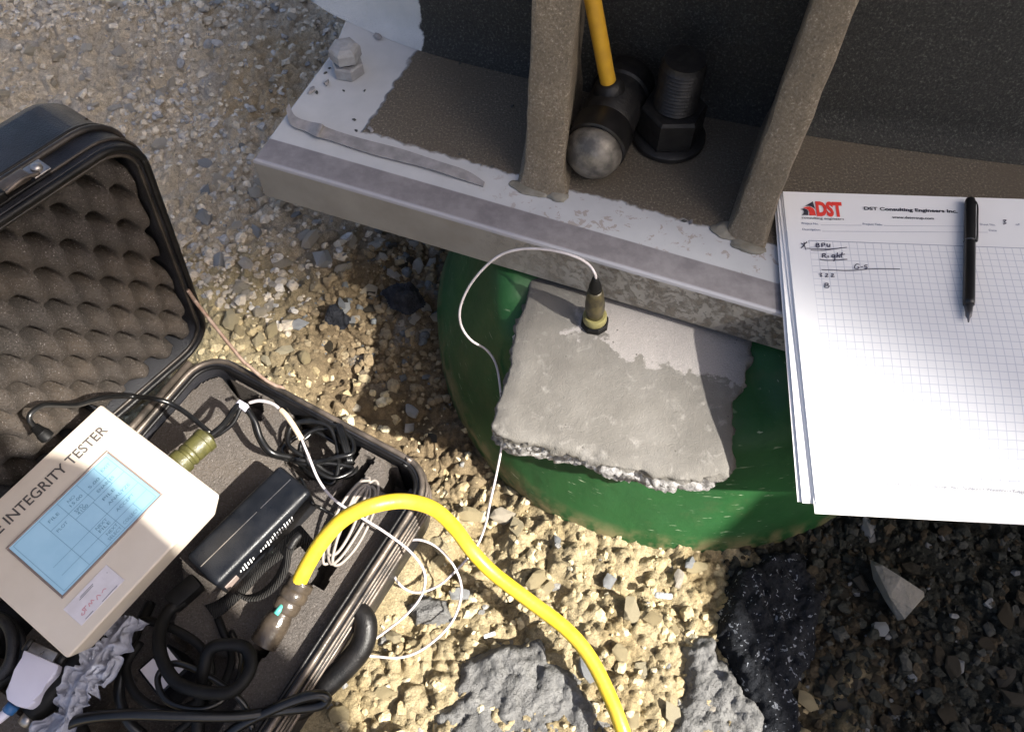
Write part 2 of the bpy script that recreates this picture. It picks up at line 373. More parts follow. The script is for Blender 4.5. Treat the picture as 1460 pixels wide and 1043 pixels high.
def box_mesh(c, ax, ay, az, sx, sy, sz, bev=.002, seg=2, taper=1.0):
    """c is the centre of the bottom face"""
    bm = bmesh.new(); ax, ay, az, c = Vector(ax).normalized(), Vector(ay).normalized(), Vector(az).normalized(), Vector(c); vs = []
    for k, f in ((0, taper), (1, 1.0)):
        for i, j in ((-1, -1), (1, -1), (1, 1), (-1, 1)): vs.append(bm.verts.new(c + ax * (i * sx / 2 * f) + ay * (j * sy / 2 * f) + az * (k * sz)))
    for f in ((3, 2, 1, 0), (4, 5, 6, 7), (0, 1, 5, 4), (1, 2, 6, 5), (2, 3, 7, 6), (3, 0, 4, 7)): bm.faces.new([vs[i] for i in f])
    if bev: bmesh.ops.bevel(bm, geom=bm.edges[:], offset=bev, segments=seg, affect='EDGES', profile=.6)
    return bm_mesh(bm)
def prism_mesh(poly, up, h, bev=0, seg=2):
    bm = bmesh.new(); up = Vector(up); b = [bm.verts.new(Vector(p)) for p in poly]; t = [bm.verts.new(Vector(p) + up * h) for p in poly]; n = len(poly)
    bm.faces.new(b[::-1]); bm.faces.new(t)
    for i in range(n): bm.faces.new((b[i], b[(i + 1) % n], t[(i + 1) % n], t[i]))
    if bev: bmesh.ops.bevel(bm, geom=bm.edges[:], offset=bev, segments=seg, affect='EDGES', profile=.6)
    return bm_mesh(bm)
def ribbon_mesh(path, wdir, w, th=.0008, sub=6):
    P = catmull(path, sub); N = len(P); V = []; Fc = []
    for i, p in enumerate(P):
        wd_ = Vector(wdir(i / (N - 1)) if callable(wdir) else wdir).normalized(); t = (P[min(i + 1, N - 1)] - P[max(i - 1, 0)]).normalized()
        nn = t.cross(wd_).normalized(); ww = w(i / (N - 1)) if callable(w) else w
        for s, q in ((-1, -1), (1, -1), (1, 1), (-1, 1)): V.append(p + wd_ * (s * ww / 2) + nn * (q * th / 2))
    for i in range(N - 1):
        for k in range(4): a, b = i * 4 + k, i * 4 + (k + 1) % 4; Fc.append((a, b, b + 4, a + 4))
    Fc.append((3, 2, 1, 0)); e = (N - 1) * 4; Fc.append((e, e + 1, e + 2, e + 3)); return pd(V, Fc)
def text_mesh(body, org, xd, yd, width=None, height=None, shear=0, bold=0, lift=.0004, align='LEFT'):
    """flat lettering laid on a surface: org = left end of the base line, xd/yd = writing directions"""
    cu = bpy.data.curves.new('t', 'FONT'); cu.body = body; cu.size = 1; cu.shear = shear; cu.offset = bold; cu.resolution_u = 3
    o = bpy.data.objects.new('t', cu); m = bpy.data.meshes.new_from_object(o); bpy.data.objects.remove(o); bpy.data.curves.remove(cu)
    co = np.array([v.co[:] for v in m.vertices]); x0, x1 = co[:, 0].min(), co[:, 0].max(); y1 = co[:, 1].max(); y0 = co[:, 1].min()
    xd, yd, org = Vector(xd).normalized(), Vector(yd).normalized(), Vector(org); nn = xd.cross(yd)
    sx = width / (x1 - x0) if width else None; sy = height / .7 if height else None
    sx = sx or sy; sy = sy or sx
    for v in m.vertices: v.co = org + xd * ((v.co.x - x0) * sx) + yd * (v.co.y * sy) + nn * lift
    return m
def stroke_mesh(lines, w, nrm, lift=.0005):
    """flat pen or print lines on a surface"""
    V = []; Fc = []; nrm = Vector(nrm).normalized()
    for ln in lines:
        ln = [Vector(p) for p in ln]; b = len(V)
        for i, p in enumerate(ln):
            t = (ln[min(i + 1, len(ln) - 1)] - ln[max(i - 1, 0)]).normalized(); s = nrm.cross(t).normalized() * (w / 2)
            V += [p + s + nrm * lift, p - s + nrm * lift]
        for i in range(len(ln) - 1): k = b + 2 * i; Fc.append((k, k + 1, k + 3, k + 2))
    return pd(V, Fc)
def join(*ms):
    bm = bmesh.new()
    for m in ms: bm.from_mesh(m); bpy.data.meshes.remove(m)
    m = bpy.data.meshes.new('m'); bm.to_mesh(m); bm.free(); return m
def bez(pts, n=6): return catmull(pts, n)

# ================================================================ GROUND
PIER_C = Vector((.18, .495, 0)); PIER_RB, PIER_RT = .263, .197
CASE_A = at(296, 497, .09); CASE_A.z = 0
CU = Vector((.872, -.489, 0)).normalized(); CV = Vector((-.489, -.872, 0)).normalized()
def gauss(x, y, c, r): return np.exp(-((x - c[0]) ** 2 + (y - c[1]) ** 2) / (r * r))
def ground_z(x, y, fine=True):
    z = .020 * fbm(x * 5, y * 5, 3, 4)
    z = z - .018 * gauss(x, y, (.22, .2), .10) - .004 * gauss(x, y, (-.06, .42), .16) - .004
    rp_ = np.hypot(x - .18, y - .495); q_ = np.clip(1 - (rp_ - .27) / .24, 0, 1); q_ = q_ * q_ * (3 - 2 * q_); e_ = np.clip((.06 - x) / .12, 0, 1); z = z - .045 * q_ * e_
    # crumbs: rounded clods at three sizes
    far = np.clip((np.hypot(x, y - .5) - 1.6) / 2, 0, 1)
    for s, amp, seed in ((34, .0135, 1), (80, .0095, 2), (165, .0060, 3)):
        xx = x + .006 * vnoise(x * 60, y * 60, 31); yy = y + .006 * vnoise(x * 60, y * 60, 37)
        d1, d2, i = worley(xx * s, yy * s, seed)
        z = z + (1 - far) * amp * (np.sqrt(np.clip(1 - (d1 / .85) ** 2, 0, 1)) * (.35 + .9 * i) - .4) * np.clip((d2 - d1) * 6, .25, 1)
    # trodden-in cap over the upper field: lower relief
    z = z + .004 * fbm(x * 60, y * 60, 8, 3)
    r = np.hypot(x - PIER_C.x, y - PIER_C.y)
    u = (x - CASE_A.x) * CU.x + (y - CASE_A.y) * CU.y; v = (x - CASE_A.x) * CV.x + (y - CASE_A.y) * CV.y
    k = np.clip((np.maximum(np.maximum(-u - .005, u - .262), np.maximum(-v - .005, v - .40)) + .01) / .03, 0, 1)
    z = np.where(k < 1, np.minimum(z, 0.0) * k + z * 0 + np.where(z > 0, z * k, 0) - .006 * (1 - k), z)
    return z
def soil_col(x, y):
    t = np.stack([np.full(x.shape, v) for v in (.62, .535, .415)], -1)           # trodden tan gravel
    def blend(m, c): 
        nonlocal t; t = t * (1 - m[..., None]) + np.array(c) * m[..., None]
    n = fbm(x * 9, y * 9, 50, 4) * 1.6
    sm = lambda v: np.clip(v, 0, 1) ** 2 * (3 - 2 * np.clip(v, 0, 1))
    front = sm((.40 - (y + .45 * x) + n * .16) / .10 + .5); blend(front, (.47, .385, .235)); blend(front * sm((fbm(x * 22, y * 22, 91, 4) - .03) * 6) * .6, (.36, .275, .145))                    # yellow clay in front
    patch = gauss(x, y, (-.29, .47), .09); blend(sm(patch * 1.6), (.47, .40, .25))
    br = sm(gauss(x, y, (-.07, .46), .19) * 1.6 + n * .3 - .1); blend(br, (.22, .165, .10))                  # brown crumbs beside the pier, its shade darkened in
    dk = sm((x + .15 * n - .235) / .06) * sm((.42 - y) / .1); blend(dk, (.034, .035, .029))                 # gravel by the pad, shade painted into its colour
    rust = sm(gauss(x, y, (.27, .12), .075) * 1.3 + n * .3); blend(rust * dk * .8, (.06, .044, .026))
    blue = sm((fbm(x * 14 + 3, y * 14, 71, 4) - .13) * 9) * sm((y - .35) / .15); blend(blue * .6, (.40, .41, .42))
    och = sm((fbm(x * 6 + 9, y * 6, 77, 3) - .10) * 7) * sm((y - .5) / .2); blend(och * .7, (.50, .385, .235))
    return t
def axis_grid(lo, hi, st, far):
    a = np.arange(lo, hi, st); out = [a[0]]; g = st
    ex = []
    while g < far: g *= 1.35; ex.append(g)
    ex = np.cumsum(ex); return np.concatenate([(lo - ex)[::-1], a, a[-1] + ex])
gx = axis_grid(-.78, .64, .0024, 20); gy = axis_grid(.0, 1.16, .0024, 20)
X, Y = np.meshgrid(gx, gy); nx, ny = len(gx), len(gy)
GZ = ground_z(X, Y)
co = np.stack([X, Y, GZ], -1).reshape(-1, 3)
idx = np.arange(nx * ny).reshape(ny, nx)
quads = np.stack([idx[:-1, :-1], idx[:-1, 1:], idx[1:, 1:], idx[1:, :-1]], -1).reshape(-1, 4)
def np_mesh(co, faces, k, col=None):
    m = bpy.data.meshes.new('m'); nf = len(faces)
    m.vertices.add(len(co)); m.vertices.foreach_set('co', np.ascontiguousarray(co, dtype=np.float32).ravel())
    m.loops.add(nf * k); m.loops.foreach_set('vertex_index', np.ascontiguousarray(faces, dtype=np.int32).ravel())
    m.polygons.add(nf); m.polygons.foreach_set('loop_start', np.arange(0, nf * k, k, dtype=np.int32))
    m.update(calc_edges=True)
    if col is not None:
        a = m.attributes.new('col', 'FLOAT_COLOR', 'POINT'); c4 = np.ones((len(co), 4), np.float32); c4[:, :3] = col; a.data.foreach_set('color', c4.ravel())
    return m
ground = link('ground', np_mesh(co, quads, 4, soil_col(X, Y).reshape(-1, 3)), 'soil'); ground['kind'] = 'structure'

# stone prototypes: angular hulls and rounded clods
def hull_proto(seed, n=15, flat=.7):
    r = random.Random(seed); bm = bmesh.new()
    for i in range(n):
        v = Vector((r.gauss(0, 1), r.gauss(0, 1), r.gauss(0, 1))).normalized() * r.uniform(.78, 1.0); bm.verts.new((v.x * r.uniform(.9, 1.1), v.y * .82, v.z * flat))
    res = bmesh.ops.convex_hull(bm, input=bm.verts[:]); 
    bmesh.ops.delete(bm, geom=[g for g in set(res['geom_interior'] + res['geom_unused']) if isinstance(g, bmesh.types.BMVert)], context='VERTS')
    bmesh.ops.triangulate(bm, faces=bm.faces[:]); bmesh.ops.recalc_face_normals(bm, faces=bm.faces); m = bpy.data.meshes.new('p'); bm.to_mesh(m); bm.free(); return m
def clod_proto(seed):
    r = random.Random(seed); bm = bmesh.new(); bmesh.ops.create_icosphere(bm, subdivisions=2, radius=1)
    dirs = [(Vector((r.gauss(0, 1), r.gauss(0, 1), r.gauss(0, 1))).normalized(), r.uniform(-.22, .2)) for _ in range(9)]
    for v in bm.verts:
        d = v.co.normalized(); v.co = d * (1 + sum(a * max(0, d.dot(q)) ** 3 for q, a in dirs) + r.uniform(-.05, .05)); v.co.z *= .75
    m = bpy.data.meshes.new('p'); bm.to_mesh(m); bm.free(); return m
clod_proto = lambda i: hull_proto(i + 900, 46, .8)
PROTO = [hull_proto(i, random.Random(i).choice((12, 15, 18, 22)), random.Random(i + 50).uniform(.5, .85)) for i in range(10)] + [clod_proto(i) for i in range(5)]
PN = []
for m in PROTO:
    v = np.zeros(len(m.vertices) * 3, np.float32); m.vertices.foreach_get('co', v); t = np.zeros(len(m.polygons) * 3, np.int32); m.loops.foreach_get('vertex_index', t)
    PN.append((v.reshape(-1, 3), t.reshape(-1, 3)))
def inside_solid(x, y, pad=0):
    if math.hypot(x - PIER_C.x, y - PIER_C.y) < PIER_RB - .004 + pad: return True
    u = (x - CASE_A.x) * CU.x + (y - CASE_A.y) * CU.y; v = (x - CASE_A.x) * CV.x + (y - CASE_A.y) * CV.y
    return -.006 - pad < u < .258 + pad and -.006 - pad < v < .40
def rot_mats(n):
    q = RNG.normal(size=(n, 4)); q /= np.linalg.norm(q, axis=1)[:, None]; w, x, y, z = q.T
    return np.stack([1 - 2 * (y * y + z * z), 2 * (x * y - w * z), 2 * (x * z + w * y), 2 * (x * y + w * z), 1 - 2 * (x * x + z * z), 2 * (y * z - w * x), 2 * (x * z - w * y), 2 * (y * z + w * x), 1 - 2 * (x * x + y * y)], -1).reshape(n, 3, 3)
def flat_mats(n):
    a = RNG.uniform(0, 6.283, n); R1 = np.zeros((n, 3, 3)); R1[:, 0, 0] = np.cos(a); R1[:, 0, 1] = -np.sin(a); R1[:, 1, 0] = np.sin(a); R1[:, 1, 1] = np.cos(a); R1[:, 2, 2] = 1
    T = rot_mats(n); k = .35; 
    R = R1 @ (np.eye(3)[None] * (1 - k) + T * k); u, s, vt = np.linalg.svd(R); return u @ vt
def in_frame(p, m=40):
    d = np.array(p) - EYE; D = d @ AX_F
    if D < .05: return False
    px = IW / 2 + F_PX * (d @ AX_R) / D; py = IH / 2 - F_PX * (d @ AX_U) / D
    return -m < px < IW + m and -m < py < IH + m
def kind_of(x, y):
    """which soil a spot belongs to: c yellow clay, d gravel darkened for shade, b brown crumbs, t trodden gravel"""
    if x > .225 + .03 * math.sin(20 * y) and y < .42: return 'd'
    if y + .45 * x < .36: return 'c'
    if math.hypot(x + .07, y - .46) < .17: return 'b'
    return 't'
COLS = {'c': [((.43, .345, .20), 5), ((.51, .425, .265), 5), ((.55, .49, .35), 1.6), ((.24, .235, .225), .5)],
        'd': [((.034, .035, .029), 6), ((.052, .040, .025), 3), ((.06, .06, .053), 2), ((.15, .155, .16), .3)],  # shade of the lower right corner is in these colours
        'b': [((.25, .19, .115), 6), ((.31, .25, .16), 3), ((.15, .16, .165), 1)],  # brown soil, with the pier's shade darkened in
        't': [((.54, .47, .37), 7), ((.62, .55, .45), 4), ((.46, .45, .44), 2.2), ((.66, .62, .56), .6), ((.32, .315, .31), .9)]}
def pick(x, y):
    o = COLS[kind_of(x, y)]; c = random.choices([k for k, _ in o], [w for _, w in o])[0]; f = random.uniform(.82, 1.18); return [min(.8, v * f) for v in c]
def gravel_field(n, lo, hi, pw, area, dens=None, sink=.25):
    out = []
    while len(out) < n:
        x = random.uniform(area[0], area[1]); y = random.uniform(area[2], area[3])
        if dens and random.random() > dens(x, y): continue
        r = lo * (hi / lo) ** (random.random() ** pw)
        if inside_solid(x, y, -r * .3): continue
        out.append((x, y, r))
    return out
dens = lambda x, y: {'t': (.12 + 1.9 * max(0, float(vnoise(np.array(x * 9.), np.array(y * 9.), 4)) - .35)) * (1.35 if x < -.25 and y > .7 else 1), 'c': .26, 'b': .8, 'd': .95}[kind_of(x, y)]
SPOTS = gravel_field(19000, .0014, .0052, 1.3, (-.80, .64, .02, 1.16), dens) + gravel_field(6500, .004, .0095, 1.25, (-.80, .64, .02, 1.16), dens)
ZS = ground_z(np.array([s[0] for s in SPOTS]), np.array([s[1] for s in SPOTS]))
RM = flat_mats(len(SPOTS)); VV = []; FF = []; CC = []; base = 0
for i, (x, y, r) in enumerate(SPOTS):
    kd = kind_of(x, y); pi = random.randrange(10, 15) if (kd in 'cb' and random.random() < .35) else random.randrange(10)
    if r < .0025: pi = pi % 10
    v, t = PN[pi]
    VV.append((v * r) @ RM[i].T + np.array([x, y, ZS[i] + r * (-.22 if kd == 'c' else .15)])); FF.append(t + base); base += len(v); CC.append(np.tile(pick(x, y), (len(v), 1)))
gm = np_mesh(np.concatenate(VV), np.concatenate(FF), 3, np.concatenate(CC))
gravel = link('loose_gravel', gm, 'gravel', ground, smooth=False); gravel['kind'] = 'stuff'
# the larger stones one can pick out, each its own piece of the ground
def put_stone(x, y, r, mat, pi, squash=1.0, sink=.15, z=None, par=None):
    key = (pi, mat)
    if key not in put_stone.cache:
        m = PROTO[pi].copy(); m.name = 'stone'; m.materials.append(M[mat]); m.polygons.foreach_set('use_smooth', [False] * len(m.polygons)); put_stone.cache[key] = m
    o = bpy.data.objects.new('stone', put_stone.cache[key]); COL.objects.link(o); o.parent = ground
    zz = float(ground_z(np.array([x]), np.array([y]))[0]) if z is None else z
    o.location = (x, y, zz + r * squash * (.55 - sink)); o.rotation_euler = (random.uniform(-.35, .35), random.uniform(-.35, .35), random.uniform(0, 6.28))
    o.scale = (r * random.uniform(.95, 1.2), r * random.uniform(.75, 1.), r * squash); return o
put_stone.cache = {}
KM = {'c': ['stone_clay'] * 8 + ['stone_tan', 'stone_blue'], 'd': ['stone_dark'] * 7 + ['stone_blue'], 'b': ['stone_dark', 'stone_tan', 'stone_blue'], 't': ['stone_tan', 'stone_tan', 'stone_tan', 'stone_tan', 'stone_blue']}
# stones read off the photograph: px, py, radius in px, material
PICK = [(795, 763, 9, 'stone_blue'), (780, 830, 16, 'stone_clay'), (735, 735, 22, 'stone_clay'), (765, 820, 20, 'stone_clay'), (870, 825, 15, 'stone_blue'), (900, 870, 22, 'stone_clay'), (930, 880, 18, 'stone_clay'), (960, 890, 16, 'stone_clay'),
        (885, 930, 17, 'stone_clay'), (915, 955, 20, 'stone_clay'), (970, 820, 14, 'stone_tan'), (985, 800, 12, 'stone_blue'), (668, 720, 22, 'stone_clay'), (650, 745, 18, 'stone_clay'), (620, 790, 16, 'stone_clay'), (640, 745, 14, 'stone_clay'),
        (760, 915, 15, 'stone_clay'), (712, 930, 20, 'grey'), (690, 960, 16, 'grey'), (740, 960, 14, 'grey'), (560, 905, 14, 'stone_clay'), (590, 915, 15, 'stone_clay'), (545, 985, 17, 'stone_clay'), (480, 1015, 20, 'stone_clay'), (620, 900, 12, 'stone_clay'),
        (1020, 1010, 20, 'stone_tan'), (1010, 960, 15, 'stone_clay'), (1195, 797, 13, 'stone_tan'), (1210, 835, 17, 'stone_dark'), (1265, 882, 12, 'stone_dark'), (1290, 897, 14, 'stone_dark'), (1240, 912, 11, 'stone_tan'), (1340, 903, 18, 'stone_dark'), (1343, 930, 15, 'stone_dark'),
        (1330, 918, 10, 'stone_tan'), (1195, 955, 17, 'stone_dark'), (1180, 985, 16, 'stone_dark'), (1230, 970, 16, 'stone_dark'), (1255, 965, 12, 'stone_tan'), (1285, 1010, 16, 'stone_dark'), (1240, 1015, 18, 'stone_dark'), (1210, 1005, 16, 'stone_dark'), (1360, 950, 18, 'stone_dark'), (1345, 975, 14, 'stone_dark'),
        (1355, 880, 8, 'stone_blue'), (1270, 905, 9, 'stone_blue'), (1230, 835, 9, 'stone_blue'), (350, 420, 14, 'stone_tan'), (440, 335, 18, 'stone_tan'), (400, 365, 16, 'stone_tan'), (455, 360, 22, 'stone_blue'), (432, 327, 18, 'stone_tan'), (290, 310, 20, 'stone_blue'), (310, 370, 16, 'stone_blue'), (350, 375, 14, 'stone_tan'),
        (480, 365, 15, 'stone_tan'), (520, 385, 18, 'stone_tan'), (345, 405, 16, 'stone_tan'), (570, 300, 16, 'stone_tan'), (420, 455, 16, 'stone_blue'), (385, 465, 14, 'stone_clay'), (365, 480, 15, 'stone_clay'), (400, 490, 15, 'stone_clay'), (430, 500, 14, 'stone_clay'), (340, 470, 12, 'stone_clay'), (405, 515, 13, 'stone_clay'), (375, 505, 13, 'stone_clay'),
        (290, 228, 12, 'stone_blue'), (240, 110, 13, 'stone_tan'), (155, 34, 12, 'stone_tan'), (50, 80, 14, 'stone_tan'), (82, 66, 10, 'stone_tan'), (60, 55, 9, 'stone_tan'), (130, 145, 10, 'stone_tan'), (110, 130, 9, 'stone_tan'), (180, 155, 11, 'stone_tan'), (390, 110, 10, 'stone_tan'), (358, 118, 10, 'stone_tan'), (355, 55, 8, 'stone_tan'),
        (320, 50, 8, 'stone_tan'), (390, 5, 12, 'stone_blue'), (312, 4, 9, 'stone_blue'), (478, 15, 11, 'stone_tan'), (475, 30, 8, 'stone_tan'), (345, 205, 12, 'stone_blue'), (390, 150, 9, 'stone_tan'), (365, 275, 15, 'stone_tan'), (400, 290, 16, 'stone_tan'), (420, 300, 12, 'stone_blue'), (530, 315, 14, 'stone_tan'), (590, 345, 14, 'stone_tan'), (600, 400, 14, 'stone_tan'), (625, 420, 18, 'stone_tan'), (575, 580, 12, 'stone_blue'), (470, 590, 14, 'stone_blue'), (500, 560, 12, 'stone_tan'), (560, 640, 15, 'stone_tan'), (610, 600, 13, 'stone_dark')]
M['grey'] = M['grey_clay']
PICK += [(random.uniform(440, 650), random.uniform(290, 450), random.uniform(8, 15), random.choice(['stone_tan', 'stone_tan', 'stone_blue', 'stone_dark'])) for _ in range(34)] + [(random.uniform(0, 230), random.uniform(0, 170), random.uniform(6, 12), 'stone_tan') for _ in range(30)]
for px, py, rp, mt in PICK:
    p = at(px, py, .008); r = rp / F_PX * (p - Vector(EYE)).dot(Vector(AX_F))
    if kind_of(p.x, p.y) == 'd' and mt == 'stone_tan': mt = 'stone_dark'  # tan stones turned dark here to carry the shade
    put_stone(p.x, p.y, r, mt, random.randrange(15) if mt == 'stone_clay' else random.randrange(10), random.uniform(.6, .85))
cand = [s for s in gravel_field(900, .0065, .0135, 2.2, (-.74, .60, .05, 1.1), dens) if in_frame((s[0], s[1], 0), 10)]
cand.sort(key=lambda s: -s[2])
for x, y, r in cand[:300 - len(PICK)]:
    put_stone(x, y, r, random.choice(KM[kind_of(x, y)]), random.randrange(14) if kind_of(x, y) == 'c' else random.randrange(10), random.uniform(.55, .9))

# lumps of clay and broken road surface lying on the ground: star shaped slabs with broken rims
def ring_slab(poly, ztop, depth, inset, rough, n=150, rings=26, jag=.004, seed=1, drops=7, edge_drop=.004, ns=60, drough=.004, soft=.86):
    P = [Vector(p) for p in poly]; c = sum(P, Vector()) / len(P); per = []
    L = [(P[(i + 1) % len(P)] - P[i]).length for i in range(len(P))]; tot = sum(L)
    for k in range(n):
        s = k / n * tot; i = 0
        while s > L[i]: s -= L[i]; i += 1
        q = P[i].lerp(P[(i + 1) % len(P)], s / L[i]); nx_, ny_ = q.x * 1.0, q.y * 1.0
        d = (q - c); j = jag * (float(fbm(np.array(nx_ * 26.), np.array(ny_ * 26.), seed, 6)) * 3.4); per.append(q + d.normalized() * j)
    V = [Vector((c.x, c.y, 0))]; Fc = []
    for r in range(1, rings + 1):
        f = (r / rings) ** .8
        for q in per: V.append(Vector((c.x + (q.x - c.x) * f, c.y + (q.y - c.y) * f, 0)))
    A = np.array([v[:] for v in V]); x, y = A[:, 0], A[:, 1]
    fr = np.concatenate([[0], np.repeat((np.arange(1, rings + 1) / rings) ** .8, n)])
    A[:, 2] = ztop(x, y) + rough * fbm(x * ns, y * ns, seed + 3, 3) * 2 - edge_drop * np.clip((fr - soft) / (1 - soft), 0, 1) ** 2
    V = [Vector(a) for a in A]; last = 1 + (rings - 1) * n
    for k in range(1, drops + 1):
        t = k / drops
        for i in range(n):
            b = V[last + i]; d = Vector((b.x - c.x, b.y - c.y, 0)).normalized()
            w = float(fbm(np.array(b.x * 85. + k * .5), np.array(b.y * 85. - k * .4), seed + 8, 5))
            V.append(Vector((b.x, b.y, b.z - depth * t)) - d * (inset * t * t + w * drough))
    for i in range(n): Fc.append((0, 1 + i, 1 + (i + 1) % n))
    R = rings + drops
    for r in range(R - 1):
        for i in range(n):
            a, b = 1 + r * n + i, 1 + r * n + (i + 1) % n; Fc.append((a, a + n, b + n, b))
    return pd(V, Fc)
def slab(name, pix, h, mat, label, cat, seed, rough=.004, jag=.006, ns=60):
    poly = [at(x, y, .01) for x, y in pix]; c = sum(poly, Vector()) / len(poly); c.z = 0
    px_ = [p.x for p in poly]; py_ = [p.y for p in poly]; st = .0021 if len(pix) > 8 else .0014
    X_, Y_ = np.meshgrid(np.arange(min(px_) - .02, max(px_) + .02, st), np.arange(min(py_) - .02, max(py_) + .02, st))
    xx = X_ + jag * 2.2 * fbm(X_ * 45, Y_ * 45, seed, 4); yy = Y_ + jag * 2.2 * fbm(X_ * 45, Y_ * 45, seed + 40, 4)
    ins = np.zeros(X_.shape, bool); dist = np.full(X_.shape, 9.); n = len(poly)
    for i in range(n):
        (x1, y1), (x2, y2) = (px_[i], py_[i]), (px_[(i + 1) % n], py_[(i + 1) % n])
        ins ^= ((y1 > yy) != (y2 > yy)) & (xx < (x2 - x1) * (yy - y1) / (y2 - y1 + 1e-12) + x1)
        t = np.clip(((xx - x1) * (x2 - x1) + (yy - y1) * (y2 - y1)) / ((x2 - x1) ** 2 + (y2 - y1) ** 2), 0, 1)
        dist = np.minimum(dist, np.hypot(xx - x1 - t * (x2 - x1), yy - y1 - t * (y2 - y1)))
    d = np.where(ins, dist, -dist); w_ = min(.022, .3 * dist[ins].max() + .004); f = np.clip(d / w_, 0, 1); f = f * (2 - f)
    zz = -.018 + f * (.018 + h) + f * (rough * 2.4 * fbm(X_ * ns, Y_ * ns, seed + 3, 4) + .016 * fbm(X_ * 15, Y_ * 15, seed + 20, 3))
    for sc, amp in ((70, .55), (150, .32)):
        d1, d2, i_ = worley(xx * sc, yy * sc, seed + int(sc)); zz = zz + f * rough * amp * (1.6 * np.sqrt(np.clip(1 - (d1 / .9) ** 2, 0, 1)) * (.3 + i_) - .6)
    keep = d > -.004; id_ = np.arange(X_.size).reshape(X_.shape); q = np.stack([id_[:-1, :-1], id_[:-1, 1:], id_[1:, 1:], id_[1:, :-1]], -1).reshape(-1, 4)
    kq = (keep[:-1, :-1] & keep[:-1, 1:] & keep[1:, 1:] & keep[1:, :-1]).ravel(); q = q[kq]; used = np.unique(q); mp = np.zeros(X_.size, int); mp[used] = np.arange(len(used))
    co_ = np.stack([X_, Y_, zz], -1).reshape(-1, 3)[used]
    return tag(link(name, np_mesh(co_, mp[q], 4), mat, origin=c), label, cat)
slab('clay_slab', [(655, 935), (690, 905), (735, 918), (775, 905), (815, 935), (850, 965), (885, 1010), (905, 1060), (860, 1120), (700, 1130), (610, 1080), (600, 1010), (628, 970)], .006, 'grey_clay', 'broad flat slab of grey clay beneath the yellow cord at the bottom edge', 'clay', 3, .006, .012, 65)
slab('clay_slab', [(975, 905), (1005, 895), (1030, 915), (1050, 950), (1085, 985), (1110, 1040), (1100, 1110), (1000, 1110), (945, 1040), (955, 985), (968, 945)], .007, 'grey_clay', 'sunlit grey clay lump between yellow cord and dark asphalt lump', 'clay', 9, .007, .011, 65)
slab('clay_slab', [(575, 850), (605, 838), (635, 848), (640, 870), (615, 885), (590, 880)], .004, 'grey_clay', 'small grey clay patch inside the loop of white cable', 'clay', 14, .003, .006)
slab('asphalt_lump', [(1048, 800), (1095, 775), (1140, 770), (1165, 790), (1190, 840), (1180, 890), (1175, 945), (1160, 1000), (1150, 1070), (1080, 1070), (1060, 1010), (1045, 950), (1025, 900), (1022, 850)], .007, 'dark_clod', 'dark asphalt lump flecked with white below the green pier', 'asphalt', 21, .006, .014, 60)
slab('asphalt_lump', [(545, 395), (565, 388), (590, 395), (598, 412), (580, 425), (555, 420)], .004, 'dark_clay', 'small dark asphalt crumb on the gravel left of the green pier', 'asphalt', 33, .004, .007, 90)
slab('asphalt_lump', [(458, 430), (475, 420), (490, 432), (482, 446), (462, 446)], .004, 'dark_clay', 'tiny dark asphalt crumb on the gravel above the case corner', 'asphalt', 38, .004, .006, 90)
# the pale angular rock
rk = [at(x, y, z) for x, y, z in ((1240, 797, .010), (1258, 805, .026), (1285, 822, .03), (1317, 843, .024), (1318, 850, .014), (1302, 868, .022), (1290, 882, .014), (1280, 884, .005), (1262, 856, .006), (1245, 825, .004), (1268, 850, .024), (1247, 806, .022))] + [at(1300, 860, -.01), at(1255, 815, -.01), at(1285, 830, -.01)]
bm = bmesh.new()
for p in rk: bm.verts.new(p)
res = bmesh.ops.convex_hull(bm, input=bm.verts[:])
tag(link('rock', bm_mesh(bm), 'rock', origin=at(1280, 840, 0), smooth=False), 'pale angular wedge of rock lying on the shaded gravel below the paper', 'rock')
p = at(945, 850, .015); tag(link('stone_sliver', box_mesh(p, (1, -.1, 0), (.1, 1, 0), Z, .017, .006, .005, .0022, 2, .8), 'stone_blue', origin=p), 'slim pale rod-shaped stone on the clay right of the yellow cord', 'stone')
p = at(698, 905, .018); tag(link('shell_chip', box_mesh(p, (1, .3, .1), (-.3, 1, 0), Z, .011, .004, .002, .0009, 2, .7), 'white_print', origin=p), 'tiny white chip beside the grey clay slab', 'chip')

# ================================================================ PIER
pier = thing('concrete_pier', PIER_C, 'round concrete pier in a scuffed green liner under the steel plate', 'pier')
n = 144; V = []; Fc = []; fr_ = [-.45, 0, .12, .25, .4, .55, .7, .85, 1.0, 1.04, 1.06]
def rim_z(a):                      # the liner is cut lower where the concrete spilled over it
    d = (math.degrees(a) % 360); k = min(max((d - 198) / 6, 0), 1) * min(max((290 - d) / 10, 0), 1); return .1405 - .0135 * k
for k, f in enumerate(fr_):
    for i in range(n):
        a = 2 * math.pi * i / n; h = rim_z(a) * f; r = PIER_RB + (PIER_RT - PIER_RB) * max(0, h) / .149 - (0, .014, .10)[max(0, k - 8)] + .0022 * math.sin(3 * a + 1) + .0018 * math.sin(5 * a + 20 * h)
        V.append((PIER_C.x + r * math.cos(a), PIER_C.y + r * math.sin(a), h))
for k in range(len(fr_) - 1):
    for i in range(n): Fc.append((k * n + i, k * n + (i + 1) % n, (k + 1) * n + (i + 1) % n, (k + 1) * n + i))
link('liner', pd(V, Fc), 'liner', pier)
V = [(PIER_C.x + (PIER_RT - .006) * math.cos(2 * math.pi * i / n), PIER_C.y + (PIER_RT - .006) * math.sin(2 * math.pi * i / n), h) for h in (-.05, .118) for i in range(n)]
M['dirty_core'] = pm('dirty_core', (.05, .042, .03), (.09, .078, .06), 60, .95, 0, .2, .003, 120)
